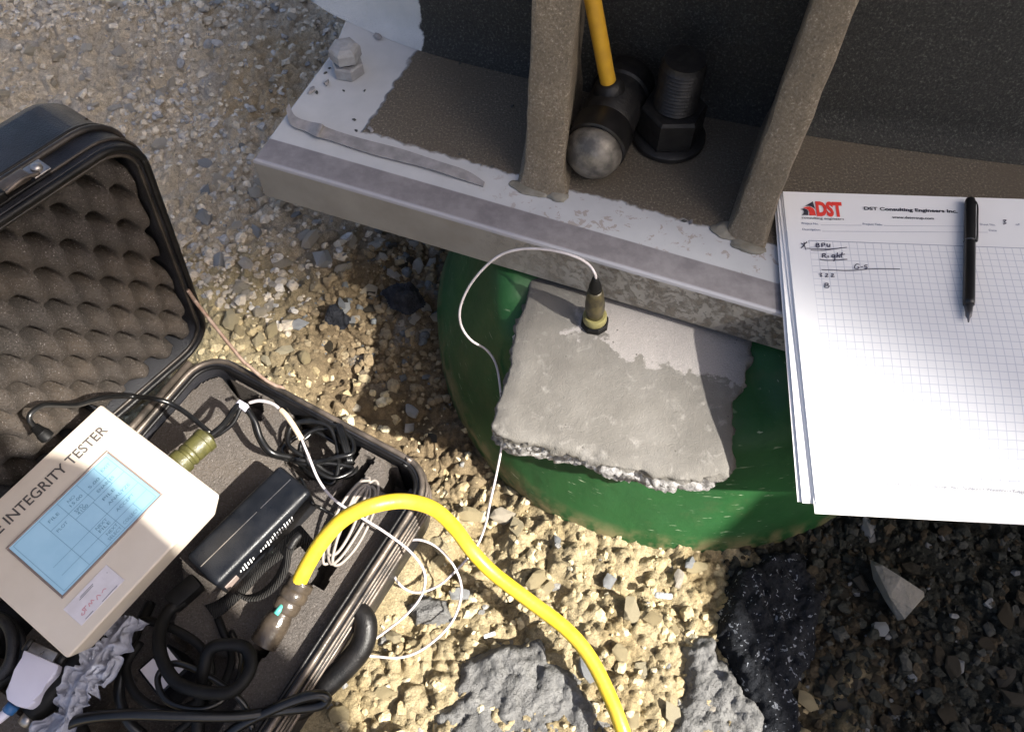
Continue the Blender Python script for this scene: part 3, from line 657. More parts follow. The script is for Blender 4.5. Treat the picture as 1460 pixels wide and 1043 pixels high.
link('concrete_core', pd(V, [tuple(range(n, 2 * n))] + [(i, (i + 1) % n, n + (i + 1) % n, n + i) for i in range(n)]), 'dirty_core', pier)
edge = [(757, 398), (748, 425), (735, 470), (716, 545), (704, 582), (703, 605), (718, 622), (750, 629), (810, 645), (880, 662), (950, 680), (1000, 690), (1020, 684), (1037, 664), (1044, 620), (1043, 572), (1056, 545), (1066, 500), (1078, 470), (1090, 440), (1050, 405), (900, 372), (800, 372)]
lm = ring_slab([at(x, y, .14) for x, y in edge], lambda x, y: .1430 + 0 * x, .045, .012, .0009, 420, 44, .0055, 5, 14, .003, 40, .022)
o = link('concrete_ledge', lm, 'concrete', pier); o['label'] = 'ragged slab of grey concrete squeezed out over the liner'

# ================================================================ STEEL COLUMN BASE
PN2 = Vector((.348, .938, 0)).normalized(); PT = Vector((.938, -.348, 0)).normalized()
steel = thing('column_base', (.2, .75, .15), 'grey painted steel column base with two gussets on a thick plate', 'column')
pl = [(-.231, .523), (.64, .200), (.98, .95), (.1, 1.30), (-.13, .86), (-.165, .731), (-.176, .665), (-.205, .591)]
bm = bmesh.new(); zb, zt = .1515, .200
def rp(p, z, s=0.0): c = Vector((.35, .75)); v = Vector(p) - c; v = v * (1 - s / v.length); return (c.x + v.x, c.y + v.y, z)
rings = [[bm.verts.new(rp(p, z, s)) for p in pl] for z, s in ((zb, .002), (zb + .002, 0), (zt - .003, 0), (zt - .0008, .001), (zt, .003))]
for a, b in zip(rings, rings[1:]):
    for i in range(len(pl)): bm.faces.new((a[i], a[(i + 1) % len(pl)], b[(i + 1) % len(pl)], b[i]))
bm.faces.new(rings[0][::-1]); bm.faces.new(rings[-1])
link('base_plate', bm_mesh(bm), 'plate_paint', steel, smooth=False)
# column wall: slightly curved shell with a rolled paint fillet at its foot, rising out of view
wl = [(-.20, .762), (-.165, .733), (-.087, .687), (.01, .650), (.13, .611), (.258, .575), (.36, .553), (.458, .535), (.60, .515), (.85, .50)]
prof = [(.020, .2003), (.010, .203), (.004, .209), (0, .22), (0, .8), (0, 2.4)]
W3 = catmull([(x, y, 0) for x, y in wl], 5); V = []; Fc = []
for off, z in prof:
    for i, p in enumerate(W3):
        V.append(p - PN2 * off + Z * z)
m_ = len(W3)
for k in range(len(prof) - 1):
    for i in range(m_ - 1): a = k * m_ + i; Fc.append((a, a + 1, a + 1 + m_, a + m_))
b0 = len(V); back = [W3[-1] + PN2 * .35, W3[0] + PN2 * .35 + PT * .05]
for z in (.2003, 2.4): V += [back[0] + Z * z, back[1] + Z * z]
top = (len(prof) - 1) * m_
Fc += [(m_ - 1, b0, b0 + 2, top + m_ - 1), (b0, b0 + 1, b0 + 3, b0 + 2), (b0 + 1, 0, top, b0 + 3)]
Fc.append(tuple(list(range(top, top + m_)) + [b0 + 2, b0 + 3]))
link('column_wall', pd(V, Fc), 'wall_paint', steel, angle=40)
def gusset(fl, fr, lean, mat, seed, bdir):
    """fl, fr: left and right foot of the front edge; runs back into the wall"""
    fl, fr = Vector(fl), Vector(fr); V = []; Fc = []; nz = 60; r_ = random.Random(seed)
    t = (fr - fl).normalized(); th = (fr - fl).length; c = (fl + fr) / 2; c.z = 0; bk = Vector(bdir).normalized(); prof = []
    prof = [(-th / 2, .005), (-th / 2 + .0012, .0015), (-th / 2 + .004, 0), (-th / 6, -.0006), (th / 6, -.0006), (th / 2 - .004, 0), (th / 2 - .0012, .0015), (th / 2, .005)]
    prof = [(-th / 2, .34)] + [(-th / 2, .12), (-th / 2, .03)] + prof + [(th / 2, .03), (th / 2, .12), (th / 2, .34)]
    m = len(prof); H_ = .62
    for i in range(nz + 1):
        z = H_ * (i / nz); fl_ = max(0, 1 - z / .022)
        for (a, b) in prof:
            w = .0016 * float(fbm(np.array(z * 60.), np.array(a * 70. + seed), seed, 3)) * 2
            V.append(c + t * (a * (1 + .30 * fl_ ** 2) + w) + bk * (b + (z * lean if b < .2 else 0) + w - .006 * fl_ ** 2 * (b < .01)) + Z * (.2002 + z))
    for i in range(nz):
        for k in range(m - 1): a = i * m + k; Fc.append((a, a + 1, a + m + 1, a + m))
    Fc.append(tuple(nz * m + k for k in range(m))); return link('gusset', pd(V, Fc), mat, steel, angle=24)
gl = gusset(at(746, 262, .2), at(801, 276, .2), .22, 'grit_edge', 3, (.14, .99, 0))
gr = gusset(at(1040, 332, .2), at(1086, 350, .2), .22, 'grit_edge', 8, (.37, .93, 0))
M['blob_paint'] = pm('blob_paint', (.13, .12, .095), (.21, .20, .17), 70, .5, 0, .4, .001, 200)
def blob(c, sx, sy, sz, ang, seed, mat, par, name):
    bm = bmesh.new(); bmesh.ops.create_icosphere(bm, subdivisions=4, radius=1); ca, sa = math.cos(ang), math.sin(ang)
    for v in bm.verts:
        d = v.co.copy(); f = 1 + .5 * float(fbm(np.array(d.x * 2.3 + seed), np.array(d.y * 2.3 + d.z), seed, 4)); d *= f
        if d.z < 0: d.z *= .1
        x, y = d.x * sx, d.y * sy; v.co = Vector(c) + Vector((x * ca - y * sa, x * sa + y * ca, d.z * sz + .0004))
    return link(name, bm_mesh(bm), mat, par)
for g, px in ((gl, [(760, 268, .021, .012, .006), (795, 279, .010, .010, .008)]), (gr, [(1040, 330, .016, .012, .008), (1066, 352, .016, .009, .007)])):
    for k, (x, y, sx, sy, sz) in enumerate(px): blob(at(x, y, .2), sx * .95, sy * .8, sz * .4, -.35, k + 4, 'blob_paint', g, 'paint_blob')
# peeled paint ribbon along the plate
rb = [at(410, 152, .207), at(418, 172, .2045), at(440, 181, .204), at(455, 186, .2075), at(464, 190, .203), at(520, 208, .2025), at(580, 224, .203), at(630, 239, .2045), at(665, 251, .203), at(690, 263, .2015)]
o = link('peeled_paint_strip', ribbon_mesh(rb, lambda t: Vector((.25, .95, .12 * math.sin(9 * t) + .12)), lambda t: .0095 * (.55 + .9 * math.sin(math.pi * min(1, t * .9 + .08)) + .12 * math.sin(23 * t)), .0011, 7), 'peeled', steel, smooth=False); o['label'] = 'curled strip of grey peeled paint'
# grit flakes on the white paint
for x, y, r in ((539, 55, .007), (445, 131, .006), (466, 120, .006), (452, 133, .003), (505, 172, .0028), (508, 187, .0025), (527, 183, .0045), (530, 187, .004), (464, 105, .0025), (490, 130, .002), (655, 220, .0025), (702, 238, .0022), (730, 153, .003), (656, 92, .003), (803, 282, .004), (985, 318, .004), (470, 98, .002), (520, 130, .002), (975, 316, .003)):
    p = at(x, y, .2); m = PROTO[random.randrange(10)].copy(); m.transform(Matrix.Translation(p + Z * r * .35) @ Matrix.Rotation(random.uniform(0, 6), 4, 'Z') @ Matrix.Diagonal((r, r * .7, r * .6, 1)))
    link('paint_flake', m, 'peeled' if r > .003 else 'grit_wall', steel, smooth=False)

# unseen deck added overhead so that its shade covers plate and column
GH = 8.0; ct = 1 / math.tan(SUN_EL); lift = Vector((SUN_H.x * ct * GH, SUN_H.y * ct * GH, GH))
caster = thing('shade_deck', Vector((7.2, -2.8, 0)), 'unseen steel deck on posts, added overhead to cast shade', 'deck')
dpoly = [(-2.2, .43), (-.36, .432), (-.14, .460), (-.045, .494), (.24, .262), (.62, .0), (2.4, -.08), (2.4, 2.3), (-2.2, 2.3)]  # outline shaped to give the wanted shadow edge
link('shade_plate', prism_mesh([Vector((x, y, 0)) + lift for x, y in dpoly], Z, .03), 'peeled', caster, smooth=False)
for x, y in ((-2.1, 2.2), (2.3, 2.2), (2.3, 1.2)):
    p = Vector((x, y, 0)) + lift; link('post', box_mesh(Vector((p.x, p.y, -.05)), (1, 0, 0), (0, 1, 0), Z, .16, .16, GH + .048, .004), 'peeled', caster, smooth=False)
for y in (.9, 1.6, 2.25):
    p = Vector((.1, y, 0)) + lift; link('joist', box_mesh(p - Z * .123, (1, 0, 0), (0, 1, 0), Z, 4.3, .08, .12, .004), 'peeled', caster, smooth=False)

# ================================================================ BOLTS AND HAMMER ON THE PLATE
p = at(952, 197, .2); ab = thing('anchor_bolt', p, 'large dark anchor bolt with hex nut and washer between the gussets', 'bolt')
link('washer', lathe_mesh(p, Z, [(.031, .0004), (.033, .002), (.033, .006), (.031, .0075), (.018, .0077)], 40), 'dark_steel', ab, angle=40)
link('nut', lathe_mesh(p, Z, [(.0275, .0078), (.029, .0095), (.029, .036), (.027, .039), (.0185, .0395)], 6, rot=.55), 'dark_steel', ab, smooth=False)
pr = [(.0175, .03)]; z = .036
while z < .082: pr += [(.0175, z), (.0192, z + .0018)]; z += .0036
pr += [(.0178, z), (.0168, z + .004)]; link('threaded_rod', lathe_mesh(p, Z, pr, 36), 'white_steel' if 'white_steel' in M else 'dark_steel', ab, angle=60)
link('mark', stroke_mesh([[p + Z * (z + .004) + Vector((-.006, -.003, 0)), p + Z * (z + .004) + Vector((.0035, .0065, 0))]], .004, Z), 'sleeve_black', ab, smooth=False)
p = at(498, 103, .2); sb = thing('jacking_bolt', p, 'small painted hex bolt with lock nut near the plate corner', 'bolt')
link('lock_nut', lathe_mesh(p, Z, [(.0145, .0003), (.0155, .0015), (.0155, .0115), (.014, .013)], 6, rot=.3), 'white_paint_bolt', sb, smooth=False)
link('shank', lathe_mesh(p, Z, [(.0085, .012), (.0085, .017)], 20), 'dark_steel', sb)
link('bolt_head', lathe_mesh(p, Z, [(.0135, .0165), (.0150, .018), (.0150, .027), (.0135, .0295), (.010, .0315), (.005, .0325)], 6, rot=.75), 'white_paint_bolt', sb, smooth=False)

hb = at(842, 226, .2272); he = at(893, 116, .2272); ax = (he - hb).normalized()
hm = thing('hammer', Vector((hb.x, hb.y, .2)).lerp(Vector((he.x, he.y, .2)), .5), 'hand hammer with steel tip, black head and yellow handle standing on the plate', 'hammer')
L = (he - hb).length
link('striking_tip', lathe_mesh(hb, ax, [(.002, -.012), (.009, -.0105), (.0165, -.007), (.022, -.001), (.0245, .006), (.0245, .010), (.0235, .012)], 36), 'hammer_tip', hm)
link('rubber_collar', lathe_mesh(hb, ax, [(.0238, .0122), (.0262, .0135), (.0262, .036), (.0248, .038)], 36), 'sleeve_black', hm, angle=40)
link('head', lathe_mesh(hb, ax, [(.0235, .0382), (.0245, .0395), (.0248, L * .8), (.0268, L * .82), (.0268, L), (.0245, L + .004)], 36), 'dark_steel', hm, angle=40)
hs0 = hb.lerp(he, .62); hend = Vector(EYE + ray(845, 0) * .635); hd = (hend - hs0).normalized()
link('handle', tube_mesh([hs0 + hd * .018, hs0 + hd * .1, hs0 + hd * .2, hs0 + hd * .3], .0068, 20), 'yellow_handle', hm, angle=40)
link('handle_socket', lathe_mesh(hs0, hd, [(.0135, .015), (.0135, .024), (.0105, .030), (.0072, .031)], 24), 'dark_steel', hm)

# ================================================================ SENSOR AND ITS CABLE
sbp = at(848, 462, .1425); sn = thing('accelerometer', sbp, 'small brass coloured sensor stuck upright on the concrete ledge', 'sensor')
sd = Vector((-.08, .02, 1)).normalized()
link('hex_base', lathe_mesh(sbp, sd, [(.0118, -.002), (.0122, 0), (.0122, .0055), (.0112, .007)], 8, rot=.2), 'black_rubber', sn, smooth=False)
link('collar', lathe_mesh(sbp, sd, [(.0098, .0068), (.0103, .008), (.0103, .0135), (.0093, .015)], 28), 'sensor_ring', sn, angle=40)
link('body', lathe_mesh(sbp, sd, [(.0072, .0148), (.0074, .020), (.0081, .0225), (.0084, .030), (.0078, .037), (.0068, .046), (.0058, .050)], 24), 'sensor_body', sn)
link('boot', lathe_mesh(sbp, sd, [(.0056, .0498), (.0052, .055), (.0036, .061), (.0026, .0655), (.0012, .067)], 20), 'black_rubber', sn)
st = sbp + sd * .066
wc = [st - sd * .006, st + sd * .004, at(838, 376, .218), at(815, 364, .222), at(780, 356, .218), at(745, 355, .21), at(715, 363, .20), at(690, 382, .185), at(668, 410, .165), at(656, 440, .145), at(658, 465, .125), at(672, 485, .11), at(694, 499, .098), at(708, 522, .088), at(714, 560, .078), at(717, 600, .066), at(716, 630, .052), at(709, 670, .032), at(699, 715, .020), at(692, 748, .024), at(679, 779, .03), at(651, 812, .022), at(622, 836, .012), at(590, 844, .009), at(566, 828, .016), at(560, 800, .03), at(572, 776, .04), at(597, 769, .046), at(625, 781, .042), at(648, 808, .032), at(658, 842, .022), at(645, 885, .013), at(610, 920, .009), at(575, 936, .008), at(535, 935, .010), at(510, 929, .014), at(545, 903, .022), at(580, 875, .033), at(602, 846, .045), at(605, 815, .062), at(585, 786, .08), at(550, 759, .10), at(515, 737, .11), at(478, 713, .112), at(455, 685, .114), at(440, 650, .118), at(430, 626, .120)]
cable = thing('sensor_cable', at(575, 936, 0), 'thin white cable looping from the sensor over the clay to the case', 'cable')
link('cable', tube_mesh(catmull(wc, 8), .00115, 8), 'white_wire', cable)
link('strain_relief', tube_mesh(catmull([wc[-1], at(418, 606, .122), at(408, 592, .123), at(400, 584, .122)], 6), .0024, 10), 'tan_sleeve', cable)
link('lead', tube_mesh(catmull([at(400, 584, .122), at(388, 575, .122), at(370, 571, .121), at(355, 574, .118)], 6), .0015, 8), 'white_wire', cable)

# ================================================================ PAPER PAD AND PEN
UL = at(1116, 273, .210); LLp = at(1165, 735, .209)
PY = (UL - LLp).normalized(); PX = Vector((PY.y, -PY.x, 0)).normalized(); PX = (PX + Z * .045).normalized(); PZ = PX.cross(PY).normalized(); PY = PZ.cross(PX)
PW, PH = .2159, .2794
fr = Matrix.Translation(UL) @ Matrix((PX, PY, PZ)).transposed().to_4x4()
def pp(x, y, lift=0): return on_plane(x, y, UL, PZ) + PZ * lift
def loc(v): return fr.inverted() @ v
g_tl = loc(pp(1153, 343)); g_bl = loc(pp(1191, 671))
def paper_mat(name, x0, y0, y1):
    t = NT(name); base = t.ramp(t.noise(8, 3), [(.3, (.70, .71, .74)), (.7, (.74, .75, .77))])
    s = t.n('ShaderNodeSeparateXYZ'); t.l(t.obj(), s.inputs[0]); P = .00635; lines = None
    for ax, off in ((0, x0), (1, y0)):
        q = t.math('FRACT', t.math('ADD', t.math('DIVIDE', t.math('SUBTRACT', s.outputs[ax], off), P), 200.5))
        ln = t.math('LESS_THAN', t.math('ABSOLUTE', t.math('SUBTRACT', q, .5)), .045); lines = ln if lines is None else t.math('MAXIMUM', lines, ln)
    ins = t.math('MULTIPLY', t.math('GREATER_THAN', s.outputs[0], x0), t.math('MULTIPLY', t.math('LESS_THAN', s.outputs[1], y0), t.math('GREATER_THAN', s.outputs[1], y1)))
    base = t.mix(t.math('MULTIPLY', t.math('MULTIPLY', lines, ins), .42), base, (.20, .25, .38)); return t.set(base, .7, 0, .25)
M['paper_grid'] = paper_mat('paper_grid', g_tl.x, g_tl.y, g_bl.y)
pad = thing('paper_pad', UL, 'stack of white engineering paper with red logo lying over the plate edge', 'paper', frame=fr)
def sheet(dx, dy, ang, z, mat, curl, label=None, th=.0009):
    nx_, ny_ = 14, 18; V = []; Fc = []; ca, sa = math.cos(ang), math.sin(ang)
    for s in (0, 1):
        for j in range(ny_ + 1):
            for i in range(nx_ + 1):
                a, b = i / nx_, j / ny_; x, y = a * PW, -b * PH
                zz = z - s * th + curl * ((b - .45) ** 2 * .8 + (1 - a) ** 3 * b * .5 * 0)
                V.append(UL + PX * (x * ca - y * sa + dx) + PY * (x * sa + y * ca + dy) + PZ * zz)
    n1 = (nx_ + 1) * (ny_ + 1)
    for j in range(ny_):
        for i in range(nx_):
            a = j * (nx_ + 1) + i; Fc.append((a, a + nx_ + 1, a + nx_ + 2, a + 1)); a += n1; Fc.append((a, a + 1, a + nx_ + 2, a + nx_ + 1))
    bd = [i for i in range(nx_ + 1)] + [j * (nx_ + 1) + nx_ for j in range(1, ny_ + 1)] + [ny_ * (nx_ + 1) + i for i in range(nx_ - 1, -1, -1)] + [j * (nx_ + 1) for j in range(ny_ - 1, 0, -1)]
    for k in range(len(bd)): a, b = bd[k], bd[(k + 1) % len(bd)]; Fc.append((a, b, b + n1, a + n1))
    return link('sheet', pd(V, Fc), mat, pad, smooth=False)
top = sheet(0, 0, 0, 0, 'paper_grid', 0); top['label'] = 'printed top sheet with handwriting and fine grid'
for k, (dx, dy, a) in enumerate(((-.0012, -.004, .006), (-.0035, -.0065, .010), (-.0048, .001, -.012), (-.001, -.003, .004), (-.0062, .0025, -.016))): sheet(dx, dy, a, -.0011 * (k + 1), 'paper', 0)
def ptxt(s, x, y, x2, mat, h=None, bold=0, shear=0, nm='print', y2=None):
    o = pp(x, y); w = (pp(x2, y2 if y2 is not None else y) - o).length if x2 else None
    return link(nm, text_mesh(s, o, PX, PY, w, h, shear, bold, .0004), mat, top, smooth=False)
PXM = 1 / 1700.
ptxt('DST', 1164.5, 307, 1202, 'logo_red', 21 * PXM * 1.15, .055, .0, 'logo_letters')
ptxt('consulting engineers', 1143, 312, 1203, 'ink_black', 4.0 * PXM, .006, 0, 'print')
ptxt('DST Consulting Engineers Inc.', 1232, 299.5, 1364, 'ink_black', 5.6 * PXM, .035)
ptxt('www.dstgroup.com', 1272, 311.5, 1331, 'ink_black', 4.6 * PXM, .02)
ptxt('Project No.', 1143, 320, 1167, 'print_blue', 3.6 * PXM, .01); ptxt('Description:', 1144, 328.5, 1170, 'print_blue', 3.6 * PXM, .01)
ptxt('Project Title:', 1230, 321, 1258, 'print_blue', 3.6 * PXM, .01); ptxt('Sheet No.', 1397, 321.5, 1419, 'print_blue', 3.6 * PXM, .01); ptxt('of', 1448, 321.5, 1454, 'print_blue', 3.4 * PXM, .01); ptxt('Date', 1410, 330, 1421, 'print_blue', 3.6 * PXM, .01)
ptxt('Edmonton \u2022 Kenora \u2022 Thunder Bay \u2022 Sudbury \u2022 Waterloo \u2022 Kingston', 1259, 691.5, 1468, 'footer_grey', 4.6 * PXM, .004)
# mountain-and-road emblem
def emb(pts, mat, lift): 
    m = pd([pp(1130 + x / 7.45, 280 + y / 7.45, lift) for x, y in pts], [tuple(range(len(pts)))]); link('logo_emblem', m, mat, top, smooth=False)
emb([(215, 55), (240, 140), (225, 125), (195, 108), (165, 103), (125, 110)], 'ink_black', .0004)
emb([(108, 122), (150, 112), (185, 112), (215, 128), (232, 148), (248, 205), (175, 205), (178, 175), (168, 148), (140, 132)], 'logo_red', .0005)
emb([(80, 140), (120, 130), (150, 140), (166, 160), (166, 202), (95, 202), (115, 185), (120, 165), (110, 148)], 'ink_black', .0004)
def hw(lines, w=.0007): return [[pp(1130 + x / 7.45, 280 + y / 7.45) for x, y in bez2(l)] for l in lines]
def bez2(l): return [(p.x, p.y) for p in catmull([(x, y, 0) for x, y in l], 5)] if len(l) > 2 else l
word = lambda nm, ls, w=.0008: link(nm, stroke_mesh(hw(ls), w, PZ, .0006), 'ink_pen', top, smooth=False)
word('handwriting', [[(85, 500), (120, 520), (140, 570)], [(88, 555), (120, 520), (150, 485)], [(90, 505), (118, 512), (155, 490)], [(120, 490), (122, 520), (100, 545)], [(145, 555), (300, 562), (440, 560), (575, 545)], [(190, 575), (320, 576), (450, 562), (520, 548)]], .0007)
word('handwriting', [[(250, 503), (248, 540)], [(250, 503), (275, 505), (270, 520), (250, 522)], [(250, 522), (280, 526), (275, 542), (248, 541)], [(308, 502), (310, 542)], [(308, 502), (338, 504), (335, 522), (310, 524)], [(365, 505), (366, 535), (395, 536)], [(395, 508), (393, 542)]], .0009)
word('handwriting', [[(318, 612), (314, 655)], [(318, 612), (345, 614), (340, 632), (318, 634)], [(330, 634), (358, 656)], [(375, 630), (376, 655)], [(445, 625), (420, 628), (418, 648), (440, 645), (448, 625), (445, 680), (430, 690)], [(475, 600), (468, 655)], [(470, 640), (490, 630), (495, 655)], [(525, 598), (515, 640), (525, 655)], [(495, 625), (555, 618)], [(285, 672), (360, 682), (440, 680), (580, 672)]], .0009)
word('handwriting', [[(710, 728), (680, 722), (658, 745), (660, 768), (690, 772), (705, 755), (685, 755)], [(720, 752), (745, 752)], [(795, 733), (768, 734), (765, 748), (788, 752), (785, 768), (762, 770)], [(305, 782), (460, 788), (640, 790), (800, 776), (960, 772), (1140, 775)]], .0008)
word('handwriting', [[(285, 822), (308, 822), (296, 838), (310, 848), (288, 857)], [(345, 828), (370, 826), (365, 842), (345, 856), (380, 855)], [(408, 830), (432, 828), (425, 842), (408, 856), (445, 855)], [(345, 925), (340, 972)], [(345, 925), (375, 928), (368, 945), (345, 948)], [(345, 948), (385, 952), (375, 972), (338, 970)]], .0008)
link('handwriting', stroke_mesh([[pp(1290 + x / 4.965, 270 + y / 4.965) for x, y in bez2([(692, 222), (715, 220), (702, 234), (715, 242), (695, 250)])]], .0008, PZ, .0006), 'ink_pen', top, smooth=False)
link('grid_border', stroke_mesh([[fr @ Vector((g_tl.x, g_tl.y, 0)), fr @ Vector((PW - .004, g_tl.y, 0))], [fr @ Vector((g_tl.x, g_tl.y, 0)), fr @ Vector((g_tl.x, g_bl.y, 0))], [fr @ Vector((g_tl.x, g_bl.y, 0)), fr @ Vector((PW - .004, g_bl.y, 0))]], .0004, PZ, .0003), 'print_blue', top, smooth=False)
link('ruled_line', stroke_mesh([[pp(1170, 321), pp(1228, 321.5)], [pp(1260, 322), pp(1395, 323)], [pp(1172, 330), pp(1408, 331.5)]], .00025, PZ, .0003), 'print_blue', top, smooth=False)

for o in list(bpy.data.objects):          # the lower half of the stack sags off the plate
    if o.type == 'MESH' and (o.parent == pad or o.parent == top):
        for v in o.data.vertices:
            k = min(max((-v.co.y / PH - .45) / .55, 0), 1) ** 2
            if k: p = fr @ v.co; v.co = fr.inverted() @ Vector((p.x * (1 + .057 * k), p.y * (1 + .057 * k), p.z - .030 * k))
PR = .0043
a = pp(1380, 289, PR + .0004); b = pp(1377, 464, PR + .0004); d = (b - a).normalized(); Lp = (b - a).length
pen = thing('pen', pp(1378, 380), 'black ballpoint pen with clip lying on the grid paper', 'pen')
link('barrel', lathe_mesh(a, d, [(.0026, 0), (.0036, .0008), (.0040, .003), (.0043, .006), (PR, Lp * .36), (PR - .0002, Lp * .37), (PR - .0002, Lp * .375), (PR, Lp * .38), (PR, Lp * .84), (.0040, Lp * .868), (.0034, Lp * .872)], 26), 'pen_black', pen, angle=50)
link('ring', lathe_mesh(a, d, [(PR + .0001, Lp * .362), (PR + .0003, Lp * .366), (PR + .0001, Lp * .370)], 26), 'grey_tip', pen)
link('tip', lathe_mesh(a, d, [(.0033, Lp * .872), (.0022, Lp * .955), (.0010, Lp * .97), (.0005, Lp)], 20), 'grey_tip', pen)
side = (PX * .8 + PZ * .6).normalized(); ca_ = a + d * .006 + side * (PR + .0012)
link('clip', ribbon_mesh([a + d * .004 + side * (PR - .001), ca_ + d * .004, ca_ + d * .02, ca_ + d * Lp * .31, ca_ + d * Lp * .33 - side * .0012], side.cross(d), .0026, .0009, 5), 'pen_black', pen)

# ================================================================ EQUIPMENT CASE
UW, VL, RIM = .252, .385, .090
def cp(u, v, z=0): return CASE_A + CU * u + CV * v + Z * z
def rrect(w, h, r, inset=0, seg=7):
    r = max(.002, r - inset); out = []
    for cx, cy, a0 in ((w - inset - r, inset + r, -90), (w - inset - r, h - inset - r, 0), (inset + r, h - inset - r, 90), (inset + r, inset + r, 180)):
        for k in range(seg + 1): t = rad(a0 + 90 * k / seg); out.append((cx + r * math.cos(t), cy + r * math.sin(t)))
    return out
def loft(place, w, h, r, prof, cap0=True, cap1=False):
    V = []; Fc = []; n = None
    for ins, d in prof:
        ring = rrect(w, h, r, ins); n = len(ring); V += [place(x, y, d) for x, y in ring]
    for k in range(len(prof) - 1):
        for i in range(n): a, b = k * n + i, k * n + (i + 1) % n; Fc.append((a, b, b + n, a + n))
    if cap0: Fc.append(tuple(range(n - 1, -1, -1)))
    if cap1: Fc.append(tuple(range((len(prof) - 1) * n, len(prof) * n)))
    return pd(V, Fc)
def loop_tube(place, w, h, r, ins, d, rr):
    ring = [place(x, y, d) for x, y in rrect(w, h, r, ins)]; return tube_mesh(ring + [ring[0], ring[1]], rr, 8)
case = thing('equipment_case', cp(UW / 2, VL / 2), 'open black hard case with grey foam lying on the ground', 'case')
base = link('base_shell', loft(cp, UW, VL, .032, [(.012, .001), (.005, .004), (.002, .012), (.001, .05), (0, .056), (0, RIM - .002), (.002, RIM), (.006, RIM), (.008, RIM - .003), (.009, .03)]), 'shell_plastic', case, angle=40)
for ins, z, r, mt in ((.002, RIM + .0005, .0026, 'trim_metal'), (.0078, RIM - .0005, .0018, 'black_plastic'), (-.0012, .083, .0013, 'trim_metal'), (-.0010, .0785, .0012, 'black_plastic'), (-.0012, .074, .0013, 'trim_metal'), (-.0010, .0695, .0012, 'black_plastic'), (-.0012, .065, .0013, 'trim_metal'), (-.0016, .057, .0020, 'trim_metal')):
    link('rim_trim', loop_tube(cp, UW, VL, .032, ins, z, r), mt, base)
# foam insert with cut-outs
FT = .079
def uvp(x, y, z=FT): p = at(x, y, z) - CASE_A; return (p.dot(CU), p.dot(CV))
POCK = [([(304, 520), (325, 540), (358, 556), (374, 572), (372, 600), (352, 590), (332, 566)], .040), ([(402, 612), (425, 592), (470, 580), (505, 608), (513, 640), (500, 668), (468, 690), (428, 680), (400, 652)], .030),
        ([(524, 647), (534, 655), (502, 694), (480, 714), (476, 706), (494, 680)], .035), ([(553, 660), (592, 678), (584, 694), (568, 708), (538, 694), (546, 680)], .05), ([(500, 706), (528, 722), (462, 838), (436, 828)], .035), ([(350, 930), (392, 895), (400, 908), (372, 940), (352, 955)], .04),
        ([(382, 548), (402, 550), (412, 566), (405, 580), (432, 586), (426, 594), (396, 582)], .035), ([(425, 552), (465, 577), (460, 586), (420, 562)], .03), ([(150, 700), (240, 700), (262, 830), (210, 1000), (40, 1030), (-60, 900)], .05), ([(250, 905), (325, 930), (345, 985), (300, 1060), (200, 1080), (120, 1060), (170, 930)], .045)]
fu = np.arange(.0095, UW - .0095, .0018); fv = np.arange(.0095, VL - .0095, .0018); FU, FV = np.meshgrid(fu, fv)
ju = FU + .0022 * fbm(FU * 160, FV * 160, 5, 3) * 2; jv = FV + .0022 * fbm(FU * 160, FV * 160, 9, 3) * 2
def inpoly(x, y, poly):
    r = np.zeros(x.shape, bool); n = len(poly)
    for i in range(n):
        (x1, y1), (x2, y2) = poly[i], poly[(i + 1) % n]
        r ^= ((y1 > y) != (y2 > y)) & (x < (x2 - x1) * (y - y1) / (y2 - y1 + 1e-12) + x1)
    return r
fz = np.full(FU.shape, FT) + .0025 * fbm(FU * 12, FV * 12, 2, 3) * 2 + .0012 * fbm(FU * 300, FV * 300, 4, 2)
for poly, dp in POCK: fz = np.where(inpoly(ju, jv, [uvp(*q) for q in poly]), FT - dp + .001 * fbm(FU * 300, FV * 300, 6, 2), fz)
rr_ = .026; ex = np.maximum(np.maximum(.0095 + rr_ - FU, FU - (UW - .0095 - rr_)), 0); ey = np.maximum(np.maximum(.0095 + rr_ - FV, FV - (VL - .0095 - rr_)), 0)
fz = np.where(np.hypot(ex, ey) > rr_, .03, fz)
fco = np.array(CASE_A)[None, None] + FU[..., None] * np.array(CU) + FV[..., None] * np.array(CV); fco[..., 2] = fz
fi = np.arange(FU.size).reshape(FU.shape); fq = np.stack([fi[:-1, :-1], fi[1:, :-1], fi[1:, 1:], fi[:-1, 1:]], -1).reshape(-1, 4)[:, ::-1]
link('foam_insert', np_mesh(fco.reshape(-1, 3), fq, 4), 'foam_base', base, smooth=True, angle=50)

# lid, standing open, twisted a little on its hinge
LP = at(300, 480, RIM); LV = Vector((-.569, -.818, .087)).normalized(); LW = Vector((.114, .026, .993)); LW = (LW - LV * LW.dot(LV)).normalized(); LB = LV.cross(LW).normalized()
LH = .255
def lp(x, y, d=0): return LP + LW * x + LV * y + LB * d          # x up the lid, y along the hinge, d towards its back
lid = link('lid_shell', loft(lambda x, y, d: lp(x, y, d), LH, VL, .032, [(.014, .074), (.006, .072), (.002, .064), (.001, .028), (0, .022), (0, .002), (.002, 0), (.006, 0), (.008, .003), (.009, .045)]), 'shell_plastic', case, angle=40)
for ins, d, r, mt in ((.002, -.0005, .0026, 'black_plastic'), (.0075, .0005, .0014, 'trim_dark'), (-.001, .007, .0012, 'trim_dark'), (-.0012, .0225, .0024, 'trim_dark'), (-.0005, .0275, .0016, 'black_plastic')):
    link('rim_trim', loop_tube(lambda x, y, d_: lp(x, y, d_), LH, VL, .032, ins, d, r), mt, lid)
